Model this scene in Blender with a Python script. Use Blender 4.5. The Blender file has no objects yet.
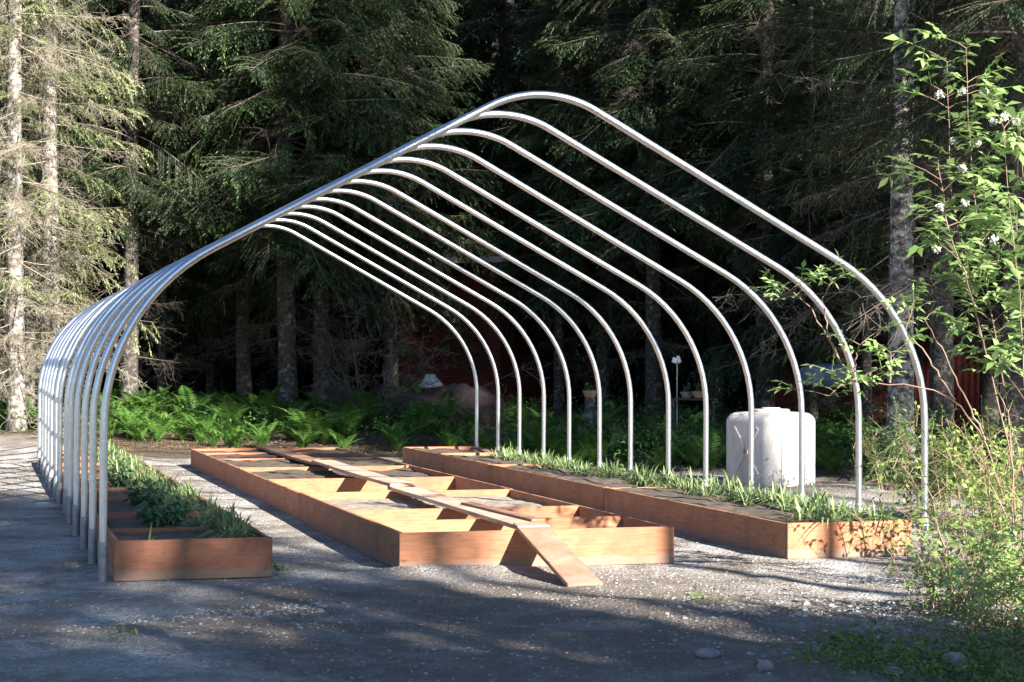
import bpy, bmesh, math, random
import numpy as np
from mathutils import Vector, Matrix
random.seed(7); RNG = np.random.default_rng(11)
C = bpy.data.collections.new('scene'); bpy.context.scene.collection.children.link(C)
SC = bpy.context.scene

# ---------------------------------------------------------------- camera, world, sun, exposure
F, YAW, PIT, ROLL = 1787.5, 0.2905, 0.0133, 0.0036
CAM = np.array([-4.614, -14.520, 1.688])
FW = np.array([math.sin(YAW)*math.cos(PIT), math.cos(YAW)*math.cos(PIT), math.sin(PIT)])
_r = np.array([math.cos(YAW), -math.sin(YAW), 0]); _u = np.cross(_r, FW)
RT = _r*math.cos(ROLL)+_u*math.sin(ROLL); UP = -_r*math.sin(ROLL)+_u*math.cos(ROLL)
cam = bpy.data.objects.new('camera', bpy.data.cameras.new('camera')); C.objects.link(cam)
cam.matrix_world = Matrix(((RT[0], UP[0], -FW[0], CAM[0]), (RT[1], UP[1], -FW[1], CAM[1]), (RT[2], UP[2], -FW[2], CAM[2]), (0, 0, 0, 1)))
cam.data.sensor_width = 36; cam.data.lens = F*36/1024; cam.data.clip_end = 5000; cam.data.clip_start = .1
SC.camera = cam
SUN = np.array([.65, -1.75, 1.0]); SUN = SUN/np.linalg.norm(SUN)
w = bpy.data.worlds.new('World'); SC.world = w; w.use_nodes = True
nt = w.node_tree; bg = nt.nodes['Background']; sky = nt.nodes.new('ShaderNodeTexSky')
sky.sky_type = 'NISHITA'; sky.sun_disc = False; sky.sun_elevation = math.asin(SUN[2]); sky.sun_rotation = math.atan2(SUN[0], SUN[1])
nt.links.new(sky.outputs[0], bg.inputs[0]); bg.inputs[1].default_value = .05; sky.ozone_density = 5.; sky.dust_density = .3
sl = bpy.data.lights.new('sun', 'SUN'); sl.energy = 5.0; sl.angle = math.radians(.53); sl.color = (1, .945, .87)
so = bpy.data.objects.new('sun', sl); C.objects.link(so); so.rotation_euler = Vector(SUN).to_track_quat('Z', 'Y').to_euler()
SC.view_settings.view_transform = 'Standard'; SC.view_settings.look = 'None'; SC.view_settings.gamma = 1
SC.view_settings.exposure = 2.05
SC.cycles.max_bounces = 6; SC.cycles.diffuse_bounces = 3; SC.cycles.glossy_bounces = 2; SC.cycles.transmission_bounces = 3

def atD(x, y, D): return CAM+(FW*F+RT*(x-512)-UP*(y-341))/F*D
def atz(x, y, z=0.):
    d = FW*F+RT*(x-512)-UP*(y-341); return CAM+d*(z-CAM[2])/d[2]
# shadow-space frame: u across the sunbeams, a along them on the ground
SD = -np.array([SUN[0], SUN[1], 0]); SD = SD/np.linalg.norm(SD); LAT = np.array([SD[1], -SD[0], 0])
def ua(u, a): return LAT*u+SD*a

# ---------------------------------------------------------------- materials
def mat(name):
    m = bpy.data.materials.new(name); m.use_nodes = True
    return m, m.node_tree, m.node_tree.nodes['Principled BSDF']
def N(t, kind, **k):
    n = t.nodes.new(kind)
    for a, b in k.items():
        if hasattr(n, a): setattr(n, a, b)
        else: n.inputs[a.replace('_', ' ')].default_value = b
    return n
def ramp(t, fac, stops):
    r = t.nodes.new('ShaderNodeValToRGB'); e = r.color_ramp.elements
    while len(e) < len(stops): e.new(.5)
    for el, (p, c) in zip(e, stops): el.position = p; el.color = (*c, 1)
    t.links.new(fac, r.inputs[0]); return r.outputs[0]
def mixc(t, fac, a, b, mode='MIX'):
    m = t.nodes.new('ShaderNodeMix'); m.data_type = 'RGBA'; m.blend_type = mode
    for s, v in ((0, fac), (6, a), (7, b)):
        if isinstance(v, (int, float)): m.inputs[s].default_value = v
        elif isinstance(v, tuple): m.inputs[s].default_value = (*v, 1)
        else: t.links.new(v, m.inputs[s])
    return m.outputs[2]
def noise(t, vec, scale, detail=4, rough=.6, dist=0.):
    n = N(t, 'ShaderNodeTexNoise'); n.inputs['Scale'].default_value = scale; n.inputs['Detail'].default_value = detail
    n.inputs['Roughness'].default_value = rough; n.inputs['Distortion'].default_value = dist
    t.links.new(vec, n.inputs['Vector']); return n.outputs['Fac']
def mapping(t, vec, sc):
    m = t.nodes.new('ShaderNodeMapping'); m.inputs['Scale'].default_value = sc; t.links.new(vec, m.inputs[0]); return m.outputs[0]
def bump(t, h, p, strength, dist, normal=None):
    b = t.nodes.new('ShaderNodeBump'); b.inputs['Strength'].default_value = strength; b.inputs['Distance'].default_value = dist
    t.links.new(h, b.inputs['Height'])
    if normal: t.links.new(normal, b.inputs['Normal'])
    if p: t.links.new(b.outputs[0], p.inputs['Normal'])
    return b.outputs[0]
def coords(t): return t.nodes.new('ShaderNodeTexCoord').outputs['Object']
def objrand(t): return t.nodes.new('ShaderNodeObjectInfo').outputs['Random']
def math_(t, op, a, b=None, clamp=False):
    m = t.nodes.new('ShaderNodeMath'); m.operation = op; m.use_clamp = clamp
    for i, v in enumerate((a, b)):
        if v is None: continue
        if isinstance(v, (int, float)): m.inputs[i].default_value = v
        else: t.links.new(v, m.inputs[i])
    return m.outputs[0]

def leafmat(name, dark, light, trans=.25, rough=.55, nscale=3., tipc=None):
    m, t, p = mat(name); c = coords(t)
    f = noise(t, c, nscale, 3)
    col = ramp(t, f, [(.3, dark), (.7, light)])
    if tipc:
        at = t.nodes.new('ShaderNodeAttribute'); at.attribute_name = 'tip'
        col = mixc(t, at.outputs['Fac'], col, tipc)
    hs = t.nodes.new('ShaderNodeHueSaturation'); t.links.new(col, hs.inputs['Color'])
    mr = t.nodes.new('ShaderNodeMapRange'); t.links.new(objrand(t), mr.inputs[0]); mr.inputs[3].default_value = .75; mr.inputs[4].default_value = 1.2
    t.links.new(mr.outputs[0], hs.inputs['Value'])
    t.links.new(hs.outputs[0], p.inputs['Base Color']); p.inputs['Roughness'].default_value = rough
    p.inputs['Specular IOR Level'].default_value = .35
    tr = t.nodes.new('ShaderNodeBsdfTranslucent'); t.links.new(hs.outputs[0], tr.inputs[0])
    mx = t.nodes.new('ShaderNodeMixShader'); mx.inputs[0].default_value = trans
    t.links.new(p.outputs[0], mx.inputs[1]); t.links.new(tr.outputs[0], mx.inputs[2])
    t.links.new(mx.outputs[0], t.nodes['Material Output'].inputs[0]); return m
M = {}
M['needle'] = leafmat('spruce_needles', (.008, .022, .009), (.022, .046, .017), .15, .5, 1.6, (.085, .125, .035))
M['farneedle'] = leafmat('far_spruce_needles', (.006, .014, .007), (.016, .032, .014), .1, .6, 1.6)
M['fern'] = leafmat('fern_green', (.045, .12, .018), (.125, .24, .045), .3, .5, 2.)
M['under'] = leafmat('undergrowth_green', (.04, .10, .018), (.11, .19, .045), .3, .5, 1.)
M['elder'] = leafmat('elder_leaf', (.18, .31, .08), (.36, .50, .19), .3, .45, 3.)
M['bramble'] = leafmat('bramble_leaf', (.15, .25, .045), (.33, .42, .13), .3, .5, 3.)
M['garlic'] = leafmat('garlic_leaf', (.11, .18, .06), (.27, .34, .15), .2, .5, 8.)
M['leafy'] = leafmat('leafy_crop', (.07, .15, .06), (.14, .23, .10), .2, .5, 8.)
M['moss'] = leafmat('moss', (.10, .18, .03), (.20, .29, .07), .2, .7, 4.)
M['lichen'] = leafmat('lichen', (.22, .24, .14), (.34, .34, .22), .2, .8, 4.)
M['drygrass'] = leafmat('dry_grass', (.14, .10, .055), (.28, .21, .12), .2, .7, 3.)

def simple(name, c1, c2, scale=6, rough=.7, metallic=0, bmp=0, sc=(1, 1, 1), detail=5):
    m, t, p = mat(name); c = mapping(t, coords(t), sc)
    f = noise(t, c, scale, detail)
    t.links.new(ramp(t, f, [(.3, c1), (.7, c2)]), p.inputs['Base Color'])
    p.inputs['Roughness'].default_value = rough; p.inputs['Metallic'].default_value = metallic
    if bmp: bump(t, f, p, .6, bmp)
    return m
def barkmat(name, c1, c2, c3, lich=.56):
    m, t, p = mat(name); c = coords(t)
    v = N(t, 'ShaderNodeTexVoronoi'); v.inputs['Scale'].default_value = 1; t.links.new(mapping(t, c, (17, 17, 12)), v.inputs['Vector'])
    f = noise(t, mapping(t, c, (1, 1, 2.2)), 6, 7, .8); g = noise(t, mapping(t, c, (3, 3, 3.4)), 2.2, 7, .75)
    col = mixc(t, v.outputs['Distance'], c1, c2)
    col = mixc(t, ramp(t, f, [(.42, (0, 0, 0)), (.58, (1, 1, 1))]), c1, col)
    col = mixc(t, ramp(t, g, [(lich-.05, (0, 0, 0)), (lich+.06, (1, 1, 1))]), col, c3)
    t.links.new(col, p.inputs['Base Color']); p.inputs['Roughness'].default_value = .9
    h = math_(t, 'ADD', v.outputs['Distance'], f); bump(t, h, p, .8, .02); return m
M['bark'] = barkmat('spruce_bark', (.035, .027, .022), (.11, .09, .072), (.23, .22, .19))
M['barkmottled'] = barkmat('mottled_bark', (.035, .028, .024), (.17, .15, .13), (.42, .41, .37), .5)
M['barkpale'] = barkmat('pale_spruce_bark', (.055, .043, .034), (.20, .17, .14), (.31, .29, .25), .52)
M['paleneedle'] = leafmat('lit_lichen_needles', (.08, .11, .04), (.20, .22, .10), .2, .6, 2., (.32, .34, .15))  # lichen tint, lightened further so the left crowns look sunlit
M['deadwood'] = simple('dead_twigs', (.17, .14, .10), (.34, .31, .23), 3, .9)
M['deaddark'] = simple('grey_dead_twigs', (.06, .048, .038), (.16, .13, .10), 3, .9)
M['limb'] = simple('limb_bark', (.09, .07, .05), (.2, .16, .12), 4, .9)
M['stem'] = simple('young_stem', (.15, .09, .06), (.28, .19, .14), 5, .6)
M['cane'] = simple('bramble_cane', (.24, .14, .09), (.44, .32, .21), 3, .7)
M['flower'] = simple('white_blossom', (.42, .43, .34), (.60, .60, .52), 20, .8)

def woodmat(name, base, dark, light, stain=.5):
    m, t, p = mat(name); c = coords(t)
    g = noise(t, mapping(t, c, (1.3, 1.3, 22)), 3, 6, .65, .3)
    col = ramp(t, g, [(.25, dark), (.5, base), (.78, light)])
    # weathering blotches and knots
    b = noise(t, c, 2.1, 5, .7)
    col = mixc(t, ramp(t, b, [(.46, (0, 0, 0)), (.62, (stain, stain, stain))]), col, (.20, .085, .045))
    k = N(t, 'ShaderNodeTexVoronoi'); k.inputs['Scale'].default_value = 1; t.links.new(mapping(t, c, (2.2, 2.2, 7)), k.inputs['Vector'])
    col = mixc(t, ramp(t, k.outputs['Distance'], [(.05, (.8, .8, .8)), (.11, (0, 0, 0))]), col, (.09, .035, .02))
    # mud splashed along the bottom
    sep = t.nodes.new('ShaderNodeSeparateXYZ'); gm = t.nodes.new('ShaderNodeNewGeometry'); t.links.new(gm.outputs['Position'], sep.inputs[0])
    n2 = noise(t, c, 9, 5, .7)
    mz = math_(t, 'ADD', math_(t, 'ADD', sep.outputs[2], .035), math_(t, 'MULTIPLY', n2, -.13))
    col = mixc(t, ramp(t, mz, [(-.03+.03, (.6, .6, .6)), (.022, (0, 0, 0))]), col, (.26, .20, .15))
    hs = t.nodes.new('ShaderNodeHueSaturation'); t.links.new(col, hs.inputs['Color'])
    mr = t.nodes.new('ShaderNodeMapRange'); t.links.new(objrand(t), mr.inputs[0]); mr.inputs[3].default_value = .82; mr.inputs[4].default_value = 1.12
    t.links.new(mr.outputs[0], hs.inputs['Value']); t.links.new(hs.outputs[0], p.inputs['Base Color'])
    p.inputs['Roughness'].default_value = .75; bump(t, g, p, .35, .004); return m
M['board'] = woodmat('rough_sawn_board', (.40, .165, .078), (.24, .088, .04), (.50, .235, .125))
M['boardred'] = woodmat('reddish_board', (.34, .132, .07), (.21, .078, .044), (.42, .19, .11), .75)
M['plank'] = woodmat('grey_brown_plank', (.32, .165, .105), (.22, .105, .065), (.42, .26, .18), .5)

M['plankpale'] = woodmat('pale_plank', (.46, .31, .23), (.34, .21, .15), (.58, .43, .34), .3)  # paler plank tone, used for the front and middle planks
m, t, p = mat('galvanised_steel'); c = coords(t)
v = N(t, 'ShaderNodeTexVoronoi'); v.inputs['Scale'].default_value = 60; t.links.new(c, v.inputs['Vector'])
f = noise(t, c, 5, 5)
t.links.new(mixc(t, ramp(t, f, [(.35, (0, 0, 0)), (.7, (1, 1, 1))]), (.66, .68, .70), (.50, .52, .54)), p.inputs['Base Color'])
p.inputs['Metallic'].default_value = .96
t.links.new(ramp(t, v.outputs['Color'], [(0, (.26,)*3), (1, (.42,)*3)]), p.inputs['Roughness']); M['steel'] = m
M['sleeve'] = simple('weathered_zinc', (.24, .25, .26), (.38, .38, .38), 9, .55, .5)
M['bolt'] = simple('bolt_zinc', (.5, .5, .5), (.65, .65, .65), 9, .4, .8)
M['soil'] = simple('garden_soil', (.035, .025, .018), (.11, .08, .055), 9, .95, 0, .05)
M['drysoil'] = simple('dry_soil', (.16, .12, .085), (.34, .29, .23), 11, .95, 0, .05)
M['stone'] = simple('gravel_stone', (.17, .17, .17), (.36, .355, .345), 1.7, .85, 0, .01, (1, 1, 1), 2)
_t = M['stone'].node_tree; _p = _t.nodes['Principled BSDF']; _v = N(_t, 'ShaderNodeTexVoronoi'); _v.inputs['Scale'].default_value = 22; _t.links.new(coords(_t), _v.inputs['Vector'])
_t.links.new(ramp(_t, _v.outputs['Color'], [(.1, (.10, .095, .09)), (.5, (.27, .26, .25)), (.9, (.38, .37, .355))]), _p.inputs['Base Color'])
M['rock'] = simple('pale_rock', (.13, .13, .13), (.30, .29, .28), 5, .85, 0, .02)
m, t, p = mat('white_polyethylene'); c = coords(t)
f = noise(t, c, 4, 6, .7); g = noise(t, mapping(t, c, (1, 1, .35)), 5, 5, .7)
col = mixc(t, ramp(t, g, [(.46, (0, 0, 0)), (.66, (.7, .7, .7))]), (.50, .485, .46), (.33, .27, .215))
col = mixc(t, ramp(t, f, [(.62, (0, 0, 0)), (.72, (.6, .6, .6))]), col, (.28, .23, .19))
t.links.new(col, p.inputs['Base Color']); p.inputs['Roughness'].default_value = .45; M['tank'] = m
m, t, p = mat('dirty_streak'); c = coords(t); p.inputs['Base Color'].default_value = (.38, .32, .27, 1); p.inputs['Roughness'].default_value = .7; M['streak'] = m
m, t, p = mat('red_siding'); c = coords(t)
f = noise(t, mapping(t, c, (6, 6, .8)), 3, 5, .6)
t.links.new(ramp(t, f, [(.3, (.07, .008, .006)), (.7, (.13, .014, .010))]), p.inputs['Base Color']); p.inputs['Roughness'].default_value = .8
wv = N(t, 'ShaderNodeTexWave'); wv.bands_direction = 'X'; wv.inputs['Scale'].default_value = 2.; t.links.new(c, wv.inputs['Vector']); bump(t, wv.outputs['Fac'], p, .6, .01); M['red'] = m
m, t, p = mat('metal_roofing'); c = coords(t)
wv = N(t, 'ShaderNodeTexWave'); wv.bands_direction = 'X'; wv.inputs['Scale'].default_value = 1.6; t.links.new(c, wv.inputs['Vector']); bump(t, wv.outputs['Fac'], p, 1, .03)
p.inputs['Base Color'].default_value = (.40, .46, .55, 1); p.inputs['Metallic'].default_value = .5; p.inputs['Roughness'].default_value = .4; M['roof'] = m
M['trim'] = simple('pale_trim', (.45, .42, .38), (.6, .57, .52), 6, .8)
M['pot'] = simple('clay_pot', (.45, .30, .18), (.60, .44, .28), 8, .7)
M['potgrey'] = simple('grey_pot', (.30, .26, .22), (.45, .40, .34), 8, .8)
M['whitepaint'] = simple('white_paint', (.7, .7, .68), (.82, .82, .8), 8, .5)
M['tarp'] = simple('blue_grey_tarp', (.09, .12, .17), (.17, .21, .27), 4, .6, 0, .03)
M['basin'] = simple('pale_basin', (.25, .27, .26), (.42, .43, .41), 6, .5)
M['rust'] = simple('rusty_heap', (.06, .035, .035), (.13, .08, .07), 5, .9, 0, .05)
m, t, p = mat('window_glass'); p.inputs['Base Color'].default_value = (.03, .035, .04, 1); p.inputs['Roughness'].default_value = .1; M['glass'] = m

# ground
m, t, p = mat('ground_gravel'); c = coords(t)
big = noise(t, c, .35, 4, .6); mid = noise(t, c, 2.2, 6, .7); fine = noise(t, c, 38, 4, .75)
v = N(t, 'ShaderNodeTexVoronoi'); v.inputs['Scale'].default_value = 34; t.links.new(c, v.inputs['Vector'])
v2 = N(t, 'ShaderNodeTexVoronoi'); v2.inputs['Scale'].default_value = 75; t.links.new(c, v2.inputs['Vector'])
grav = ramp(t, v.outputs['Color'], [(0, (.24, .23, .22)), (.4, (.46, .45, .43)), (.75, (.60, .59, .57)), (1, (.78, .77, .74))])
grav2 = ramp(t, v2.outputs['Color'], [(0, (.20, .195, .19)), (1, (.66, .65, .62))])
grav = mixc(t, .45, grav, grav2)
grav = mixc(t, ramp(t, noise(t, c, 1.1, 7, .75), [(.42, (.8, .8, .8)), (.62, (0, 0, 0))]), grav, (.27, .225, .18), 'MIX')
dirt = ramp(t, fine, [(.25, (.09, .07, .055)), (.75, (.26, .21, .17))])
sep = t.nodes.new('ShaderNodeSeparateXYZ'); t.links.new(c, sep.inputs[0]); X, Y = sep.outputs[0], sep.outputs[1]
def band(val, a, b):   # 0 below a, 1 above b
    mr = t.nodes.new('ShaderNodeMapRange'); mr.interpolation_type = 'SMOOTHSTEP'; t.links.new(val, mr.inputs[0])
    mr.inputs[1].default_value = a; mr.inputs[2].default_value = b; return mr.outputs[0]
wob = math_(t, 'ADD', Y, math_(t, 'MULTIPLY', math_(t, 'SUBTRACT', mid, .5), 2.2))
wobx = math_(t, 'ADD', X, math_(t, 'MULTIPLY', math_(t, 'SUBTRACT', mid, .5), 2.2))
# brown dirt worn through the gravel in front of the beds
yb = math_(t, 'MULTIPLY', band(wob, -7.5, -5.8), math_(t, 'SUBTRACT', 1., band(wob, -1.3, -.2)))
xb = math_(t, 'MULTIPLY', band(wobx, -3.6, -2.4), math_(t, 'SUBTRACT', 1., band(wobx, .6, 2.2)))
dm = math_(t, 'MULTIPLY', yb, xb)
dm = math_(t, 'MULTIPLY', dm, math_(t, 'ADD', .25, ramp(t, mid, [(.35, (0, 0, 0)), (.6, (1, 1, 1))])), True)
col = mixc(t, math_(t, 'MULTIPLY', dm, .95), grav, dirt)
dn = ramp(t, noise(t, c, .9, 6, .7), [(.46, (0, 0, 0)), (.60, (.8, .8, .8))])
col = mixc(t, dn, col, dirt)
# left bank: tan soil showing
lb = math_(t, 'MULTIPLY', math_(t, 'SUBTRACT', 1., band(wobx, -5.0, -3.9)), band(wob, 3, 9))
col = mixc(t, math_(t, 'MULTIPLY', lb, .8), col, (.46, .37, .28))
# forest floor
wleft = math_(t, 'SUBTRACT', wob, math_(t, 'MULTIPLY', math_(t, 'SUBTRACT', 1., band(wobx, -4., -1.5)), 6.))
ff = math_(t, 'MAXIMUM', band(wleft, 16.2, 18.2), band(wobx, 6., 7.5))
ff = math_(t, 'MAXIMUM', ff, math_(t, 'MULTIPLY', band(wobx, 4.4, 5.2), band(wob, 9.5, 11.)))
ffc = ramp(t, noise(t, c, 7, 6, .75), [(.3, (.05, .037, .025)), (.6, (.14, .10, .065)), (.8, (.09, .12, .035))])
col = mixc(t, ff, col, ffc)
t.links.new(col, p.inputs['Base Color']); p.inputs['Roughness'].default_value = .95; p.inputs['Specular IOR Level'].default_value = .2
hh = math_(t, 'ADD', math_(t, 'MULTIPLY', v.outputs['Distance'], -1.0), fine)
nb = bump(t, mid, None, .5, .06); bump(t, hh, p, 1., .026, nb); M['ground'] = m

# ---------------------------------------------------------------- mesh helpers
def make(name, verts, faces, m, parent=None, smooth=False, attr=None):
    me = bpy.data.meshes.new(name)
    if isinstance(verts, np.ndarray):
        k = faces.shape[1]; me.vertices.add(len(verts)); me.vertices.foreach_set('co', verts.astype(np.float32).ravel())
        me.loops.add(faces.size); me.loops.foreach_set('vertex_index', faces.astype(np.int32).ravel())
        me.polygons.add(len(faces)); me.polygons.foreach_set('loop_start', np.arange(0, faces.size, k, dtype=np.int32))
        me.update(calc_edges=True)
        if attr is not None:
            a = me.attributes.new('tip', 'FLOAT', 'POINT'); a.data.foreach_set('value', attr.astype(np.float32))
    else: me.from_pydata(verts, [], faces); me.update()
    if smooth: me.polygons.foreach_set('use_smooth', [True]*len(me.polygons))
    me.materials.append(m); o = bpy.data.objects.new(name, me); C.objects.link(o); o.parent = parent; return o
def tag(o, label=None, cat=None, group=None, kind=None):
    for k, v_ in (('label', label), ('category', cat), ('group', group), ('kind', kind)):
        if v_: o[k] = v_
    return o
def empty(name, loc, label=None, cat=None, group=None, rz=0):
    o = bpy.data.objects.new(name, None); C.objects.link(o); o.location = [float(q) for q in loc]; o.rotation_euler = (0, 0, rz); o.empty_display_size = .2
    return tag(o, label, cat, group)
def dup(root, loc, rz, sc=1., label=None, group=None):
    r = root.copy(); C.objects.link(r); r.location = [float(q) for q in loc]; r.rotation_euler = (0, 0, rz)
    r.scale = (sc,)*3 if isinstance(sc, (int, float)) else sc
    if label: r['label'] = label
    if group: r['group'] = group
    for ch in root.children:
        c_ = ch.copy(); C.objects.link(c_); c_.parent = r
    return r
def tube(pts, rad, n=8, cap=True, base=0):
    pts = np.asarray(pts, float); k = len(pts); rad = np.full(k, rad) if np.isscalar(rad) else np.asarray(rad)
    tg = np.gradient(pts, axis=0); tg /= np.linalg.norm(tg, axis=1)[:, None]+1e-9
    ref = np.array([0, 0, 1.]) if abs(tg[0][2]) < .9 else np.array([1., 0, 0]); s = np.cross(tg[0], ref); s /= np.linalg.norm(s)
    vs = []
    for i in range(k):
        s = s-tg[i]*(s@tg[i]); s /= np.linalg.norm(s)+1e-9; b = np.cross(tg[i], s)
        a = np.linspace(0, 2*np.pi, n, endpoint=False); vs.append(pts[i]+rad[i]*(np.cos(a)[:, None]*s+np.sin(a)[:, None]*b))
    V = np.vstack(vs); Fs = []
    for i in range(k-1):
        for j in range(n): Fs.append((i*n+j, i*n+(j+1) % n, (i+1)*n+(j+1) % n, (i+1)*n+j))
    return V, np.array(Fs, int)
class Acc:      # numpy accumulator of quads
    def __init__(s): s.v = []; s.f = []; s.n = 0; s.a = []
    def add(s, V, Fc, a=None):
        s.v.append(V); s.f.append(Fc+s.n); s.n += len(V); s.a.append(np.zeros(len(V)) if a is None else a)
    def get(s): return np.vstack(s.v), np.vstack(s.f), np.concatenate(s.a)
    def make(s, name, m, parent=None, smooth=False):
        V, Fc, a = s.get(); return make(name, V, Fc, m, parent, smooth, a)
def unit(v_): return v_/(np.linalg.norm(v_, axis=-1, keepdims=True)+1e-9)
def blades(base, d, up, L, W, wide=.45, droop=0., tip=None):
    """leaf shaped quads: base, widest left, tip, widest right"""
    d = unit(d); s = unit(np.cross(d, up)); L = np.asarray(L)[:, None]; W = np.asarray(W)[:, None]; n = len(base)
    up2 = np.cross(s, d)
    mid = base+d*L*wide+up2*L*.04
    tp = base+d*L-np.array([0, 0, 1.])*L*droop
    V = np.stack([base, mid+s*W/2, tp, mid-s*W/2], 1).reshape(-1, 3)
    Fc = np.arange(4*n).reshape(n, 4); a = np.repeat(tip, 4) if tip is not None else np.zeros(4*n)
    return V, Fc, a
class Bld:      # bmesh-free box builder with bevel
    def __init__(s): s.bm = bmesh.new()
    def box(s, c, size, rot=None, bevel=.004):
        r = bmesh.ops.create_cube(s.bm, size=1); vs = r['verts']
        mt = Matrix.Translation([float(q) for q in c]) @ (rot.to_4x4() if rot else Matrix.Identity(4)) @ Matrix.Diagonal((*size, 1))
        bmesh.ops.transform(s.bm, matrix=mt, verts=vs)
        if bevel: bmesh.ops.bevel(s.bm, geom=list({e for v_ in vs for e in v_.link_edges}), offset=bevel, segments=2, affect='EDGES')
        return s
    def make(s, name, m, parent=None, smooth=False):
        me = bpy.data.meshes.new(name); s.bm.to_mesh(me); s.bm.free(); me.materials.append(m)
        if smooth: me.polygons.foreach_set('use_smooth', [True]*len(me.polygons))
        o = bpy.data.objects.new(name, me); C.objects.link(o); o.parent = parent; return o
def sstep(a, b, x_): q = np.clip((x_-a)/(b-a), 0, 1); return q*q*(3-2*q)
_ph = RNG.uniform(0, 6.28, (24, 2)); _fq = RNG.normal(0, 1, (24, 2))
def lump(x_, y_, s):
    r = 0
    for i in range(24): r = r+np.sin(_fq[i, 0]*x_*s+_fq[i, 1]*y_*s+_ph[i, 0])
    return r/5.
def H(x_, y_):
    x_ = np.asarray(x_, float); y_ = np.asarray(y_, float)
    h = .42*sstep(17, 30, y_)+.6*sstep(30, 55, y_)+np.maximum(0, y_-60)*.22*sstep(60, 80, y_)*(y_ < 400)+75*(y_ >= 400)
    h = h+.45*sstep(-4.5, -9, x_)*sstep(3, 13, y_)+.10*sstep(4.0, 6., x_)*sstep(-6, 0, y_)
    flat = 1-.85*(sstep(-5, -4, x_)*(1-sstep(4, 5, x_))*sstep(-1.2, 0, y_)*(1-sstep(15.5, 17, y_)))
    h = h+flat*(.022*lump(x_, y_, 1.1)+.014*lump(x_+9, y_, 3.7)+.007*lump(x_, y_+5, 8.5))
    h = h+.05*np.exp(-((x_+1.2)**2/.25+(y_+.1)**2/.04))+.035*np.exp(-((x_+.5)**2/.3+(y_+.1)**2/.03))
    h = h-.035*sstep(9, 1, y_)
    # low berm of dug earth at the right hand corner
    h = h+.12*np.exp(-((x_-2.6)**2/.5+(y_+3.6)**2/.8))
    return h
def hz(x_, y_): return float(H(x_, y_))

# ---------------------------------------------------------------- ground
def axis(lo, hi, step, far, g=1.22):
    a = list(np.arange(lo, hi+step/2, step)); s = step
    while a[-1] < far: s *= g; a.append(a[-1]+s)
    s = step; b = []
    x0 = lo
    while x0 > -far: s *= g; x0 -= s; b.append(x0)
    return np.array(b[::-1]+a)
ax = axis(-7, 8, .07, 900); ay = axis(-7, 19, .09, 900)
gx, gy = np.meshgrid(ax, ay); gzv = H(gx, gy)
V = np.stack([gx, gy, gzv], -1).reshape(-1, 3); nx, ny = len(ax), len(ay)
i = np.arange(ny-1)[:, None]*nx+np.arange(nx-1)[None]; Fc = np.stack([i, i+1, i+nx+1, i+nx], -1).reshape(-1, 4)
g = make('ground', V, Fc, M['ground'], None, True); g['kind'] = 'structure'

# ---------------------------------------------------------------- greenhouse arches
HW = 3.65; SP = 1.2704; LEG, R1, AL, R2 = 1.184, 1.6425, .4951, 1.0218
def arch_profile():
    pts = [(HW, -.12), (HW, .5), (HW, LEG)]
    for q in np.linspace(0, math.pi/2-AL, 14)[1:]: pts.append((HW-R1+R1*math.cos(q), LEG+R1*math.sin(q)))
    x1, z1 = pts[-1]; x2 = R2*math.sin(AL); z2 = z1+(x1-x2)*math.tan(AL)
    for q in np.linspace(0, 1, 8)[1:]: pts.append((x1+(x2-x1)*q, z1+(z2-z1)*q))
    zc = z2-R2*math.cos(AL)
    for q in np.linspace(AL, 0, 8)[1:]: pts.append((R2*math.sin(q), zc+R2*math.cos(q)))
    r = np.array(pts); l = r[::-1].copy(); l[:, 0] *= -1; return np.vstack([r, l[1:]])
AP = arch_profile()
ORD = ['frontmost', 'second', 'third', 'fourth', 'fifth', 'sixth', 'seventh', 'eighth', 'ninth', 'tenth', 'eleventh', 'twelfth', 'rearmost']
arch0 = None
for k in range(13):
    lab = ('frontmost galvanised steel arch of the greenhouse frame, nearest the gravel drive' if k == 0 else
           'rearmost galvanised steel arch of the greenhouse frame, nearest the forest' if k == 12 else
           f'{ORD[k]} galvanised steel arch counted from the front of the bare greenhouse frame')
    loc = (random.uniform(-.012, .012) if k else 0, k*SP+(random.uniform(-.02, .02) if k else 0), 0)
    if arch0 is None:
        arch0 = empty('steel_arch', loc, lab, 'greenhouse arch', 'steel arches of the greenhouse frame')
        Vt, Ft = tube(np.c_[AP[:, 0], 0*AP[:, 0], AP[:, 1]], .032, 20); make('arch_pipe', Vt, Ft, M['steel'], arch0, True)
        for s in (-1, 1):
            top = .27 if s < 0 else .34
            Vt, Ft = tube([(s*HW, 0, -.12), (s*HW, 0, .03), (s*HW, 0, top-.03), (s*HW, 0, top), (s*HW, 0, top+.004)], [.038, .037, .037, .036, .033], 16)
            make('ground_sleeve', Vt, Ft, M['sleeve'], arch0, True)
            Vt, Ft = tube([(s*HW, -.06, top-.1), (s*HW, -.047, top-.1), (s*HW, -.0469, top-.1), (s*HW, .06, top-.1)], [.011, .011, .006, .006], 8)
            make('bolt', Vt, Ft, M['bolt'], arch0)
        arch = arch0
    else: arch = dup(arch0, loc, 0, 1., lab)
    arch.rotation_euler = (random.uniform(-.004, .004) if k else 0, random.uniform(-.003, .003) if k else 0, random.uniform(-.004, .004) if k else 0)

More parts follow.
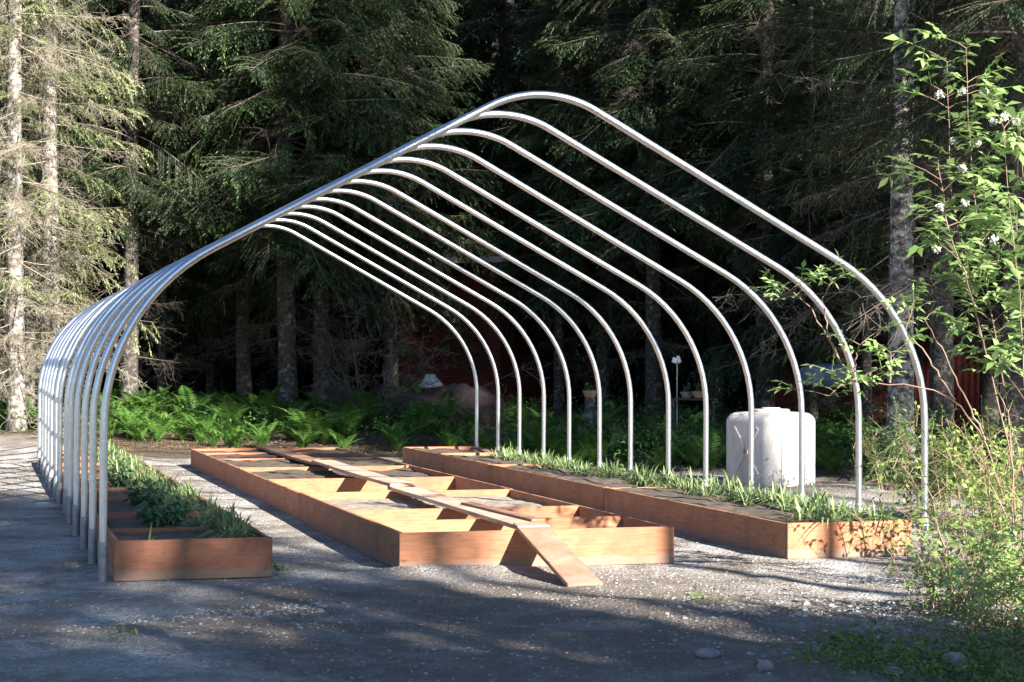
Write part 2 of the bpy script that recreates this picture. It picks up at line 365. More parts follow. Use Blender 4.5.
# ---------------------------------------------------------------- raised beds
BH, BT = .318, .038
def lumpy_sheet(x0, x1, y0, y1, z, amp, seed, step=.07):
    xs = np.linspace(x0, x1, max(3, int((x1-x0)/step))); ys = np.linspace(y0, y1, max(3, int((y1-y0)/step)))
    X_, Y_ = np.meshgrid(xs, ys); Z_ = z+amp*lump(X_+seed, Y_, 5)+amp*.6*lump(X_, Y_+seed, 14)
    Vv = np.stack([X_, Y_, Z_], -1).reshape(-1, 3); a, b = len(xs), len(ys)
    ii = np.arange(b-1)[:, None]*a+np.arange(a-1)[None]; return Vv, np.stack([ii, ii+1, ii+a+1, ii+a], -1).reshape(-1, 4)
def bed(x0, x1, y0, y1, dividers, soils, mt, label, seams=(4.88, 9.76), skew=0.):
    r = empty('raised_bed', ((x0+x1)/2, y0, 0), label, 'raised bed', 'wooden raised beds under the arches')
    ox, oy = (x0+x1)/2, y0; wx = x1-x0
    def bx(name, cx_, cy_, sx, sy, zz=0, rot=0, h=BH):
        o = Bld().box((0, 0, 0), (sx, sy, h)).make(name, mt, r); o.location = (cx_-ox, cy_-oy, h/2+zz-.034); o.rotation_euler = (0, 0, rot); return o
    L = y1-y0
    bx('front_board', (x0+x1)/2, y0+BT/2, wx+.004, BT, .002)
    bx('back_board', (x0+x1)/2, y1-BT/2, wx+.004, BT, .002)
    cuts = [y0+BT]+[y0+s for s in seams]+[y1-BT]
    for side in (0, 1):
        for a, b in zip(cuts[:-1], cuts[1:]):
            xx = x0+BT/2 if side == 0 else x1-BT/2
            bx('side_board', xx+random.uniform(-.006, .006), (a+b)/2, BT, b-a-.004, random.uniform(-.006, .004), random.uniform(-.0015, .0015))
    for s in seams:      # cleats behind the joints
        for xx in (x0+BT*1.5+.004, x1-BT*1.5-.004): bx('joint_cleat', xx, y0+s+.09, BT, .09, -.004)
    for d in dividers: bx('divider', (x0+x1)/2, y0+d, wx-2*BT-.012, BT, random.uniform(-.012, -.002), random.uniform(-.01, .01))
    for (a, b, z, key, amp) in soils:
        Vv, Ff = lumpy_sheet(x0+BT+.002, x1-BT-.002, y0+a, y0+b, z, amp, a); Vv = Vv-np.array([ox, oy, 0]); make('soil_fill', Vv, Ff, M[key], r, True)
    return r
bed(-3.57, -2.32, -.10, 16.4, [1.22, 2.9, 4.9, 6.4, 8.2, 9.9, 11.6, 13.4, 15.], [(.05, 16.4, .228, 'soil', .014)], M['boardred'],
    'narrow reddish raised bed on the left with leafy green crops, beside the arch legs', (4.9, 9.8))
bed(-1.24, 1.205, 0., 15.2, [1.22, 2.46, 4.88, 7.32, 9.9, 12.2, 14.], [(.05, 2.42, .03, 'drysoil', .012), (2.48, 4.84, .20, 'drysoil', .009), (4.9, 7.3, .03, 'drysoil', .015), (7.34, 9.88, .22, 'soil', .014), (9.92, 12.18, .25, 'soil', .014), (12.22, 15.1, .25, 'soil', .014)], M['board'],
    'wide middle raised bed divided into open cells with planks laid over it')
bed(2.31, 3.54, .04, 15.1, [4.9, 9.8, 13.], [(.05, 15.0, .248, 'soil', .02)], M['board'],
    'long raised bed on the right filled with soil and strappy green plants')

# planks over the middle bed
def plank(p0, p1, wd, th, label, sag=0., mt='plank', nseg=14):
    p0 = np.array(p0, float); p1 = np.array(p1, float); L = np.linalg.norm(p1-p0)
    r = [bmesh.new()]; b = r[0]
    rows = []
    for i_ in range(nseg+1):
        q = i_/nseg; z = -sag*4*q*(1-q); rows.append([b.verts.new((s*wd/2, q*L, z+e*th/2)) for s, e in ((-1, -1), (1, -1), (1, 1), (-1, 1))])
    for a_, c_ in zip(rows[:-1], rows[1:]):
        for j in range(4): b.faces.new((a_[j], a_[(j+1) % 4], c_[(j+1) % 4], c_[j]))
    b.faces.new(rows[0][::-1]); b.faces.new(rows[-1]); bmesh.ops.recalc_face_normals(b, faces=b.faces)
    bmesh.ops.bevel(b, geom=[e for e in b.edges if e.calc_face_angle(0) > 1], offset=.004, segments=2, affect='EDGES')
    me = bpy.data.meshes.new('plank'); b.to_mesh(me); b.free(); me.materials.append(M[mt]); o = bpy.data.objects.new('plank', me); C.objects.link(o)
    d = (p1-p0)/L; rx = Vector(d).to_track_quat('Y', 'Z'); o.rotation_mode = 'QUATERNION'; o.rotation_quaternion = rx; o.location = p0
    return tag(o, label, 'plank', 'planks over the middle bed')
TZ = BH-.034+.02
plank((-.06, 5.1, TZ+.0), (-.085, -.04, TZ+.004), .285, .038, 'pale sunlit plank laid over the front cells of the middle bed', 0, 'plankpale')
plank((-.03, 10., TZ+.042), (-.07, 4.9, TZ+.042), .285, .038, 'long plank over the middle cells, lapped on the front plank', .01, 'plankpale')
plank((.0, 15.25, TZ+.004), (-.02, 9.85, TZ+.006), .285, .038, 'weathered grey plank over the rear cells of the middle bed', .012)
plank((-.085, .10, TZ+.022), (-.10, -1.42, -.018), .285, .038, 'ramp plank sloping from the middle bed down to the gravel')
plank((-.03, 2.35, TZ+.033), (.06, .30, TZ+.036), .12, .02, 'short narrow greyish board lying on the front plank', 0, 'plank', 4)

# ---------------------------------------------------------------- strappy crops
def strap_clump(n, L0, W0, seed, spread=.8):
    rg = np.random.default_rng(seed); A = Acc()
    for i_ in range(n):
        az = rg.uniform(0, 6.28); L = L0*rg.uniform(.6, 1.15); lean = rg.uniform(.15, spread); wd = W0*rg.uniform(.7, 1.2)
        q = np.linspace(0, 1, 6); rr = L*(lean*q**1.3+.25*lean*q**3); zz = L*(q*(1-.35*lean)-lean*.75*q**2.6)
        px = np.cos(az)*rr+rg.uniform(-.03, .03); py = np.sin(az)*rr+rg.uniform(-.03, .03)
        s = np.array([-np.sin(az), np.cos(az), 0]); ww = wd*np.array([.6, 1, 1, .85, .55, .08])
        ctr = np.c_[px, py, zz]; Vv = np.empty((12, 3)); Vv[0::2] = ctr+s*ww[:, None]/2; Vv[1::2] = ctr-s*ww[:, None]/2
        Ff = np.array([(2*j, 2*j+1, 2*j+3, 2*j+2) for j in range(5)]); A.add(Vv, Ff)
    return A
def leafy_clump(n, h, seed):
    rg = np.random.default_rng(seed); A = Acc()
    for i_ in range(n):
        az = rg.uniform(0, 6.28); L = h*rg.uniform(.5, 1.); d = np.array([np.cos(az)*.45, np.sin(az)*.45, 1]); d /= np.linalg.norm(d)
        Vt, Ft = tube([(0, 0, 0), d*L*.5, d*L], [.006, .004, .002], 4); A.add(Vt, Ft)
        m_ = 9; b = d*L*rg.uniform(.3, 1, (m_, 1)); dd = unit(rg.normal(0, 1, (m_, 3))+np.array([0, 0, .3]))
        A.add(*blades(b, dd, np.array([0, 0, 1.])+0*dd, rg.uniform(.06, .12, m_), rg.uniform(.03, .055, m_), .5, .2))
    return A
garl = []
for s_, (n_, l_, w_) in enumerate([(24, .25, .014), (30, .21, .013), (20, .28, .017), (26, .18, .012)]):
    o = strap_clump(n_, l_, w_, s_+5, 1.05).make('garlic_plant', M['garlic']); tag(o, 'x', 'vegetable plant'); garl.append(o)
leafyp = [leafy_clump(14, .32, 31).make('leafy_crop', M['leafy']), leafy_clump(10, .25, 32).make('leafy_crop', M['leafy'])]
for o in leafyp: tag(o, 'x', 'vegetable plant')
def scatter(protos, spots, label, group, used=set()):
    for (x_, y_, z_, s_) in spots:
        p_ = random.choice(protos)
        o = p_ if p_.name not in used else dup(p_, (0, 0, 0), 0)
        used.add(p_.name)
        o.location = (x_, y_, z_); o.rotation_euler = (0, 0, random.uniform(0, 6.28)); o.scale = (s_,)*3; o['label'] = label; o['group'] = group
sp = [(-2.52+random.uniform(-.1, .07), .12+i_*.07+random.uniform(-.05, .05), .22, random.uniform(1.1, 1.5)) for i_ in range(20)]
y_ = 1.5
while y_ < 16.:
    for xx in (-2.45, -2.62, -2.8): sp.append((xx+random.uniform(-.12, .06), y_+random.uniform(-.15, .15), .22, random.uniform(.9, 1.35)))
    y_ += .34
for a_, b_, lb_ in ((-1, 1.45, 'lush green leaf clump in the front right corner of the left bed'), (1.45, 6, 'strappy leaf clump along the right side of the left bed, front half'), (6, 20, 'pale leaf clump in the sunny far half of the left bed')):
    scatter(garl, [q for q in sp if a_ <= q[1] < b_], lb_, 'leaf clumps in the left bed, '+lb_.split()[0])
sp = [(-2.95+random.uniform(-.2, .2), yy, .18, random.uniform(.7, 1.25)) for yy in (1.5, 1.75, 2.0, 2.2, 2.5, 3., 3.6, 4.3, 5.2, 6.5, 8, 9.5)]
scatter(leafyp, sp, 'broad leaved bushy crop plant in the middle of the left bed', 'bushy crops in the left bed')
sp = []
y_ = .22
while y_ < 12.5:
    k = 4 if y_ < 3 else 3
    for j in range(k):
        if y_ < 1.1: xx = 2.72+.23*j
        else: xx = 3.05+.5*j/k+random.uniform(0, .1)
        sp.append((min(3.44, xx+random.uniform(-.1, .1)), y_+random.uniform(-.12, .12), .235, random.uniform(1., 1.5)*(1 if y_ < 8 else .85)))
    y_ += .33
garl2 = [o.copy() for o in garl]
for o in garl2: C.objects.link(o)
for a_, b_, lb_ in ((-1, 1.6, 'tall leaf clump behind the front board of the right bed'), (1.6, 6, 'strappy leaf clump along the middle stretch of the right bed'), (6, 20, 'small dark leaf clump in the far half of the right bed')):
    scatter(garl2, [q for q in sp if a_ <= q[1] < b_], lb_, 'leaf clumps in the right bed, '+lb_.split()[0])
A = strap_clump(7, .3, .02, 77, 1.3); o = A.make('weed_tuft', M['garlic']); o.location = (-3.25, .14, .19); tag(o, 'pale limp weeds lying by the front board of the left bed', 'weed')
o = strap_clump(9, .26, .03, 78, .9).make('weed_tuft', M['garlic']); o.location = (-2.25, -.02, 0); tag(o, 'small green weed growing on the gravel at the left bed corner', 'weed')

# ---------------------------------------------------------------- trees
def bough_geo(seed, L, drop=.35, dens=1., bs=1.):
    rg = np.random.default_rng(seed); q = np.linspace(0, 1, 9)
    yaw = rg.uniform(-.15, .15); cx_ = L*q; cz_ = L*(.10*q-drop*q**2+.06*q**4*rg.uniform(0, 3)); cy_ = L*yaw*q**2
    crv = np.c_[cx_, cy_, cz_]
    Wd = Acc(); Vt, Ft = tube(crv, .022*(1-q*.85), 4); Wd.add(Vt, Ft)
    Lf = Acc(); nt_ = int(L/.075*dens); B, D, U, LL, WW, TP = [], [], [], [], [], []
    for i_ in range(nt_):
        tt = .22+.78*(i_+rg.uniform(0, 1))/nt_; s = 1 if i_ % 2 else -1
        p0 = np.array([np.interp(tt, q, crv[:, k_]) for k_ in range(3)])
        l = (.22+.62*math.sin(math.pi*min(1, (1.06-tt)*1.0))**.8)*rg.uniform(.6, 1.1)*L/2.6
        d = np.array([math.cos(.9)+.1, s*math.sin(.95), rg.uniform(-.9, .05)]); d /= np.linalg.norm(d)
        m_ = max(4, int(l/.033/bs)); qq = np.linspace(.08, 1, m_); pts = p0+d*l*qq[:, None]; pts[:, 2] -= .28*l*qq**2
        side = np.where(np.arange(m_) % 2 == 0, 1., -1.)[:, None]; lat = np.cross(d, [0, 0, 1.]); lat /= np.linalg.norm(lat)
        dd = unit(d*.75+lat*side*.75+np.array([0, 0, -1.])*rg.uniform(-.2, 1.1, (m_, 1)))
        B.append(pts); D.append(dd); U.append(rg.normal(0, .35, (m_, 3))+[0, 0, 1.])
        LL.append(rg.uniform(.10, .20, m_)*(1.1-.4*qq)*bs); WW.append(rg.uniform(.024, .042, m_)*bs); TP.append(np.clip(rg.uniform(-.8, .45, m_)+.6*tt*qq, 0, 1))
        if i_ % 2 == 0:
            Vt, Ft = tube([p0, p0+d*l*.5-[0, 0, .07*l], p0+d*l-[0, 0, .28*l]], [.006, .004, .002], 3); Wd.add(Vt, Ft)
    Lf.add(*blades(np.vstack(B), np.vstack(D), np.vstack(U), np.concatenate(LL), np.concatenate(WW), .5, .1, np.concatenate(TP)))
    return Lf.get(), Wd.get()
BOUGH = [bough_geo(100+i_, 2.6, .18+.07*i_, 1.1, .75) for i_ in range(6)]
BOUGHLO = [bough_geo(200+i_, 2.6, .2+.08*i_, .6, .7) for i_ in range(4)]
BOUGHFINE = [bough_geo(270+i_, 2.6, .25+.07*i_, 1.6, .45) for i_ in range(4)]
BOUGHFAR = [bough_geo(250+i_, 2.6, .2+.08*i_, .5, 2.0) for i_ in range(4)]
def dead_branch(seed, L):
    rg = np.random.default_rng(seed); W_ = Acc(); q = np.linspace(0, 1, 8)
    dr = rg.uniform(.05, .45); crv = np.c_[L*q*(1-.1*q), L*rg.uniform(-.3, .3)*q**2, L*(-dr*q+.25*dr*q**3)]; crv += rg.normal(0, .012*L, crv.shape)*q[:, None]
    Vt, Ft = tube(crv, .014*(1-.8*q), 4); W_.add(Vt, Ft)
    for i_ in range(int(L*11)):
        tt = rg.uniform(.15, 1); p0 = np.array([np.interp(tt, q, crv[:, k_]) for k_ in range(3)])
        l = rg.uniform(.2, .75)*(1.15-tt*.6); d = np.array([rg.uniform(.1, .9), rg.choice([-1, 1])*rg.uniform(.3, 1), rg.uniform(-.9, .2)]); d /= np.linalg.norm(d)
        crl = rg.normal(0, .5, 3); qq = np.linspace(0, 1, 5)[:, None]; pts = p0+d*l*qq+crl*l*.45*qq**2+np.array([0, 0, -.25])*l*qq**2
        Vt, Ft = tube(pts, .0055*(1-.7*qq[:, 0]), 3); W_.add(Vt, Ft)
        for j in range(4):
            k_ = rg.integers(1, 5); p1 = pts[k_]; d2 = unit(rg.normal(0, 1, 3)+d*.6); c2 = rg.normal(0, .5, 3); l2 = l*rg.uniform(.25, .6); q3 = np.linspace(0, 1, 4)[:, None]
            Vt, Ft = tube(p1+d2*l2*q3+c2*l2*.5*q3**2, .0035, 3); W_.add(Vt, Ft)
    return W_.get()
DEADB = [dead_branch(300+i_, L_) for i_, L_ in enumerate((1.3, 1.8, 2.3, 2.0, 1.5, 2.6))]
def rotm(az, tilt, roll=0):
    return np.array(Matrix.Rotation(az, 3, 'Z') @ Matrix.Rotation(-tilt, 3, 'Y') @ Matrix.Rotation(roll, 3, 'X'))
def crown(seed, z0, z1, l0, l1, lib, gap=.36, per=8, r0=.12):
    rg = np.random.default_rng(seed); Lf, Wd = Acc(), Acc(); z = z0
    while z < z1:
        f_ = (z-z0)/(z1-z0); a0 = rg.uniform(0, 6.28)
        for k_ in range(per):
            if rg.uniform() < .12: continue
            (lv, lf, la), (wv, wf, _) = lib[rg.integers(len(lib))]
            l = (l0+(l1-l0)*f_)*rg.uniform(.45, 1.2); s = l/2.6; R_ = rotm(a0+k_*6.283/per+rg.uniform(-.4, .4), rg.uniform(-.5, .15)+.35*f_, rg.uniform(-.6, .6))
            off = np.array([rg.normal(0, .06), rg.normal(0, .06), z+rg.uniform(-.3, .3)])
            Lf.add((lv*s)@R_.T+off, lf, la); Wd.add((wv*s)@R_.T+off, wf)
        z += gap*rg.uniform(.75, 1.25)
    return Lf, Wd
def deadset(seed, z0, z1, n, sc=1.):
    rg = np.random.default_rng(seed); W_ = Acc()
    for k_ in range(n):
        wv, wf, _ = DEADB[rg.integers(len(DEADB))]; R_ = rotm(rg.uniform(0, 6.28), rg.uniform(-.3, .25)); s = sc*rg.uniform(.5, 1.1)
        W_.add((wv*s)@R_.T+np.array([0, 0, rg.uniform(z0, z1)]), wf)
    return W_
def trunk_acc(seed, r, h, lean=.01):
    rg = np.random.default_rng(seed); q = np.linspace(0, 1, 26); z = h*q-.4; ln = rg.uniform(-lean, lean, 2)
    pts = np.c_[ln[0]*z+.03*np.sin(z*.6+rg.uniform(0, 6)), ln[1]*z+.03*np.sin(z*.5+rg.uniform(0, 6)), z]; rad = r*(1-.62*q)*(1+.35*np.exp(-np.maximum(z, 0)*2.6))
    Vt, Ft = tube(pts, rad, 18); a = Acc()
    th = np.arctan2(Vt[:, 1]-np.repeat(pts[:, 1], 18), Vt[:, 0]-np.repeat(pts[:, 0], 18)); k_ = 1+.05*np.sin(th*5+Vt[:, 2]*.8)+.03*np.sin(th*9-Vt[:, 2]*2)
    cc = np.repeat(pts, 18, 0); Vt = cc+(Vt-cc)*k_[:, None]; a.add(Vt, Ft)
    return a
def tree_proto(seed, r, h, cz0, cz1, l0, l1, lib, nd, dz, bark, gap=.36, per=8, deadsc=1.):
    root = empty('spruce_tree', (0, 0, 0), 'x', 'tree')
    trunk_acc(seed, r, h).make('trunk', M[bark], root, True)
    if cz0 is not None:
        Lf, Wd = crown(seed+1, cz0, cz1, l0, l1, lib, gap, per); Lf.make('crown', M['paleneedle' if lib is BOUGHLO else 'needle'], root); Wd.make('limbs', M['limb'], root)
    if nd: deadset(seed+2, dz[0], dz[1], nd, deadsc).make('dead_branches', M['deadwood' if bark == 'barkpale' else 'deaddark'], root)
    return root
PROT = [tree_proto(1, .20, 19, 3.6, 17, 3.1, 1.1, BOUGH, 26, (1.4, 8.), 'bark'),
        tree_proto(11, .19, 19, 4.4, 17, 2.7, 1.0, BOUGH, 34, (1.2, 9.), 'bark', .38, 8),
        tree_proto(21, .17, 18, 3.0, 16.5, 3.3, 1.2, BOUGH, 22, (1.2, 8.), 'bark', .34, 8)]
FINE = [tree_proto(61, .23, 16, 5.2, 12, 3.4, 2., BOUGHFINE, 26, (2.5, 7.), 'bark', .55, 6, 1.2)]
PALE = [tree_proto(31, .19, 19, 2.9, 17, 2.4, 1.0, BOUGHLO, 75, (1., 9.), 'barkpale', .62, 5),
        tree_proto(41, .17, 19, 4.2, 17, 2.0, 1.0, BOUGHLO, 85, (.9, 9.), 'barkpale', .75, 4)]
used_t = set()
def place(proto, px=None, D=None, label='', s=1., rz=None, xy=None, rs=None, group=None):
    p_ = atD(px, 341, D) if xy is None else np.array([*xy, 0.])
    loc = (p_[0], p_[1], hz(p_[0], p_[1])-.05)
    rz = random.uniform(0, 6.28) if rz is None else rz
    if proto.name in used_t: o = dup(proto, loc, rz, 1., label, group)
    else: used_t.add(proto.name); o = proto; o.location = [float(q) for q in loc]; o.rotation_euler = (0, 0, rz); o['label'] = label
    o['group'] = group or 'spruces along the forest edge'
    o.scale = (s, s, s) if rs is None else (rs, rs, s); return o
T = [(-14, 39, PALE[0], 'sunlit pale spruce trunk cut by the left photo edge', 1.05),
     (16, 37.5, PALE[1], 'sunlit pale spruce with bare twigs, just left of its similar neighbour by the arches', 1.1),
     (49, 38.5, PALE[0], 'sunlit pale spruce with dead twigs standing directly behind the left arch legs', 1.08),
     (-45, 43, PALE[1], 'pale spruce standing beyond the left photo edge', 1.),
     (30, 46, PALE[1], 'thin pale spruce seen between the two sunlit trunks on the left', .8),
     (392, 46, PROT[0], 'dark thin trunk standing at the left corner of the small red shed', .95),
     (129, 43, PROT[1], 'dark spruce just right of the left arch curve with a shaded trunk', 1.05),
     (163, 49, PALE[1], 'slim pale lit trunk behind the left arch curve', .75),
     (212, 50, PROT[2], 'slender dark spruce above the left fern bank', .9),
     (245, 46, PROT[0], 'dark spruce whose trunk rises left of the two stout middle trunks', 1.),
     (287, 43.5, PROT[0], 'stout spruce trunk behind the ferns, left one of the close middle pair', 1.15),
     (323, 44.5, PROT[1], 'stout spruce with a lit lower trunk, right one of the close middle pair', 1.15),
     (352, 52, PROT[2], 'dark spruce standing just left of the small red shed', 1.),
     (505, 51, PROT[0], 'dark spruce standing just right of the small red shed', 1.05),
     (559, 47, PROT[1], 'slim pale trunk with lichen seen through the middle arches', .72),
     (604, 47, PROT[2], 'dark spruce behind the tan bowl planter', 1.05),
     (655, 44, PROT[1], 'dark spruce between the tan planter and the two bowls', 1.1),
     (716, 47, PROT[0], 'dark spruce just right of the two bowls on the bench', 1.05),
     (766, 41, PROT[1], 'dark spruce behind the left side of the white tank', 1.1),
     (838, 43, PROT[2], 'dark spruce behind the right side of the white tank', 1.1),
     (900, 26.5, PALE[0], 'tall mottled grey trunk right of the tank beside the front right arch leg', 1.0),
     (941, 33, FINE[0], 'dark trunk just right of the tall mottled trunk', 1.),
     (1022, 24, FINE[0], 'big grey trunk cut by the right photo edge behind the elder', 1.05),
     (812, 38, PROT[2], 'young spruce standing in front of the red cabin above the tank', .62),
     (865, 36.5, PROT[1], 'young spruce left of the tall mottled trunk before the red cabin', .6),
     (990, 38, PROT[0], 'dark spruce in front of the red cabin behind the elder', 1.)]
for px, D, pr_, lab, s in T:
    o = place(pr_, px, D, lab, s)
# the mottled trunk gets a crown that starts high: replace its copy with a dedicated tree
bpy.context.view_layer.update()
for o in [o for o in C.objects if o.get('label', '').startswith('tall mottled grey')]:
    loc = tuple(o.location)
    for ch in list(o.children): bpy.data.objects.remove(ch)
    bpy.data.objects.remove(o)
TR = tree_proto(51, .20, 17, 9.2, 16, 3.4, 1.4, BOUGHFINE, 22, (2.6, 7.5), 'barkmottled', .6, 6, 1.2)
TR.location = loc; tag(TR, 'tall mottled grey trunk right of the tank beside the front right arch leg', 'tree', 'spruces along the forest edge')
# the wood behind
A1, A2 = Acc(), Acc()
fc = [crown(400+i_, .8+i_*.8, 19, 3.6, 1.2, BOUGHFAR, .6, 7) for i_ in range(3)]
fcg = [(a.get(), b.get()) for a, b in fc]; rg = np.random.default_rng(5)
for row, (D, n_) in enumerate(((52, 22), (58, 24), (65, 26), (74, 28))):
    for k_ in range(n_):
        px = -480+(2050)*(k_+rg.uniform(.1, .9))/n_; q = atD(px, 341, D+rg.uniform(-3, 3))
        if row == 0 and 340 < px < 520: continue
        (lf, wf) = fcg[rg.integers(3)]; R_ = rotm(rg.uniform(0, 6.28), 0); s = rg.uniform(.95, 1.2)*(1+.12*row); off = np.array([q[0], q[1], hz(q[0], q[1])])
        A1.add((lf[0]*s)@R_.T+off, lf[1], lf[2])
        Vt, Ft = tube([off-[0, 0, .5], off+[0, 0, 8.], off+[0, 0, 20.]], [.24, .17, .05], 10); A2.add(Vt, Ft)
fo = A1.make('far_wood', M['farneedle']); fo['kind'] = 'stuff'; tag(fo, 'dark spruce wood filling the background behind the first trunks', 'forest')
ft = A2.make('wood_trunks', M['bark'], fo, True)

# unseen trees added behind the camera, crowns shaped to throw shade and dapples
def shade_tree(u, a, ztop, h_c, wr, label, trunk=True, proto_i=0, lib_=None):
    """crown hanging from ztop-h_c to ztop, reach wr"""
    r = empty('spruce_tree', (*ua(u, a)[:2], 0), label, 'tree', 'unseen spruces added to cast shade')  # unseen spruce added for its shadow, crown sized to the shade wanted
    trunk_acc(900+int(u*10) % 90, .2, ztop).make('trunk', M['bark'], r, True)
    lib_ = lib_ or SHC; o = lib_[proto_i % len(lib_)].copy(); C.objects.link(o); o.parent = r; o.location = (0, 0, ztop-h_c); o.scale = (wr/2.6, wr/2.6, h_c/10.); o.rotation_euler = (0, 0, random.uniform(0, 6.28)); o.name = 'crown'
    return r
SHC = []
for i_ in range(3):
    Lf, Wd = crown(600+i_, 0, 9.8, 2.7, .5, BOUGH, .36, 7); V_, F_, a_ = Lf.get()
    o = make('crown', V_, F_, M['needle'], None, False, a_); SHC.append(o)
SHS = []
for i_ in range(2):
    Lf, Wd = crown(650+i_, 0, 9.8, 2.7, 1.6, BOUGHLO, 2., 3); V_, F_, a_ = Lf.get(); SHS.append(make('crown', V_, F_, M['needle'], None, False, a_))
def zw(w_, a): return (w_-.4722*a)/.8815
n_sh = 0
def round_crown(seed, n_, size=.13):
    """leafy crown of an added shade alder: leaves on clumps spread through an ellipsoid of radius 1"""
    rg_ = np.random.default_rng(seed); c_ = unit(rg_.normal(0, 1, (70, 3)))*rg_.uniform(.15, .9, (70, 1))**.6; k_ = rg_.integers(0, 70, n_); p_ = c_[k_]+rg_.normal(0, .105, (n_, 3))
    return blades(p_, rg_.normal(0, 1, (n_, 3)), rg_.normal(0, 1, (n_, 3)), rg_.uniform(.5, 1.2, n_)*size/2, rg_.uniform(.5, 1., n_)*size*.3)
RC = []
for i_ in range(2):
    V_, F_, a_ = round_crown(950+i_, 11000, .22); RC.append(make('crown', V_, F_, M['under'], None, False, a_))
def alder(u, a, wt, rx, rz, label):  # added alder out of view, crown top set by the shadow edge
    zt = zw(wt, a); r = empty('shade_alder', (*ua(u, a)[:2], 0), label, 'tree', 'unseen alders added to cast shade'); trunk_acc(980+int(abs(u)*10), .12, zt-rz).make('trunk', M['limb'], r, True)
    o = random.choice(RC).copy(); C.objects.link(o); o.parent = r; o.location = (0, 0, zt-rz); o.scale = (rx, rx, rz); o.rotation_euler = (0, 0, random.uniform(0, 6.28)); o.name = 'crown'
for k_, (u, a, wt, rx, rz) in enumerate([(-8.3, -22, -.3, 2.2, 3.), (-6.4, -24, -.6, 2.3, 3.), (-4.8, -22, -.6, 2.1, 3.), (-3.1, -24, .1, 1.9, 3.), (-1.7, -22, -.9, 1.9, 2.9), (-.4, -24, -1.65, 1.7, 2.8), (.2, -22, -2.6, 1.2, 2.0)]):
    alder(u, a, wt, rx, rz, f'{ORD[k_] if k_ else "leftmost"} round alder from the left, added out of view to shade the foreground')
alder(-2.7, -28, 6., 1.8, 3., 'tall narrow alder added for shade, out of view behind the round alders')
for (u, a, w0, w1, wr, ds) in [(-2.8, -25, .2, 7.3, 1.9, 'narrow crowned'), (-1.6, -27, .6, 6.4, 1.2, 'slim'), (-5.6, -26, -1, 6., 1.9, 'broad'), (5.4, -24, 5.6, 7.6, 1.6, 'short crowned'), (-4.4, -29, .6, 7.2, 1.8, 'round'), (7.1, -26, 2.3, 4.3, .9, 'thin'), (8.9, -26, 4.3, 8.6, 1.2, 'compact'), (-.9, -30, 3.6, 6.2, 1.1, 'small headed'), (9.9, -28, 5., 9., 1.2, 'leaning')]:
    n_sh += 1; shade_tree(u, a, zw(w1, a), zw(w1, a)-zw(w0, a), wr, f'{ds} middle sized spruce added out of view behind the camera to cast shade', True, n_sh)
for k_, (u, a, wt, hc, wr) in enumerate([(1.1, -17, .75, 1.6, .7), (2.6, -18, .6, 1.8, .8)]):
    n_sh += 1; shade_tree(u, a, zw(wt, a), hc, wr, f'{ORD[k_] if k_ else "leftmost"} sparse thin spruce from the left, added out of view for dappled shade', True, n_sh, SHS)
n_sh += 1; shade_tree(10.4, -24, zw(6.8, -24), 4.5, 1.2, 'slender small spruce added out of view behind the camera to cast shade', True, n_sh)
HI = [(12.2, -36, 6.), (13., -34, 4.6), (14., -37, 4.2), (15.6, -34, 4.4), (17.6, -37, 4.4), (19.8, -35, 4.2), (21.8, -37, 4.2), (24., -35, 4.2), (26.2, -37, 4.6), (28.7, -35, 4.6), (31.2, -36, 4.6), (11.4, -40, 11.5), (13.2, -41, 14), (15.4, -42, 15), (24, -41, 11)]
for k_, (u, a, w0) in enumerate(HI):
    n_sh += 1; z0 = zw(w0, a); hh_ = 19 if u > 11.5 else 12; shade_tree(u, a, z0+hh_, hh_, 2.6, f'tall spruce added out of view to shade the forest, {ORD[k_ % 11] if k_ % 11 else "leftmost"} from left in the {"near" if k_ < 11 else "far"} row', True, n_sh)
for o in SHC+RC+SHS: C.objects.unlink(o)

# ---------------------------------------------------------------- ferns and undergrowth
def fern_geo(seed, nf, L0, erect=.9):
    rg = np.random.default_rng(seed); A = Acc()
    for i_ in range(nf):
        az = 6.283*i_/nf+rg.uniform(-.3, .3); L = L0*rg.uniform(.7, 1.1); e = erect*rg.uniform(.7, 1.15); n_ = 17; q = np.linspace(.12, 1, n_)
        rr = L*(q*math.cos(e)+.28*q**2.2); zz = L*(q*math.sin(e)-.30*q**2.6)
        ctr = np.c_[np.cos(az)*rr, np.sin(az)*rr, zz]; tg = unit(np.gradient(ctr, axis=0)); s = np.array([-np.sin(az), np.cos(az), 0])
        nrm = np.cross(tg, s)
        ln = L*.24*np.sin(np.pi*np.clip(q*.95+.02, 0, 1))**.7*(1.05-.45*q)
        for sg in (-1, 1):
            d = unit(s*sg+tg*.45+rg.normal(0, .06, (n_, 3))); A.add(*blades(ctr, d, -nrm*np.sign(nrm[:, 2:3]), ln, np.full(n_, L*.052), .4, .12))
        Vt, Ft = tube(np.vstack([[0, 0, 0], ctr[::4]]), .005, 3); A.add(Vt, Ft)
    return A
FERN = []
for i_, (n_, l_) in enumerate([(9, .8), (11, .66), (8, 1.0), (12, .6)]):
    o = fern_geo(700+i_, n_, l_, 1.3).make('fern', M['fern']); tag(o, 'x', 'fern'); FERN.append(o)
sp = []
def fs(px, D, s): q = atD(px, 341, D); sp.append((q[0], q[1], hz(q[0], q[1])-.02, s))
for i_ in range(95):
    px = random.uniform(95, 470); D = random.uniform(34.0, 43)+(0 if px > 230 else 1.2); fs(px, D, random.uniform(.6, 1.15)*(1+(D-35)*.05))
for i_ in range(18): fs(random.uniform(-60, 55), random.uniform(37, 41), random.uniform(.7, 1.1))
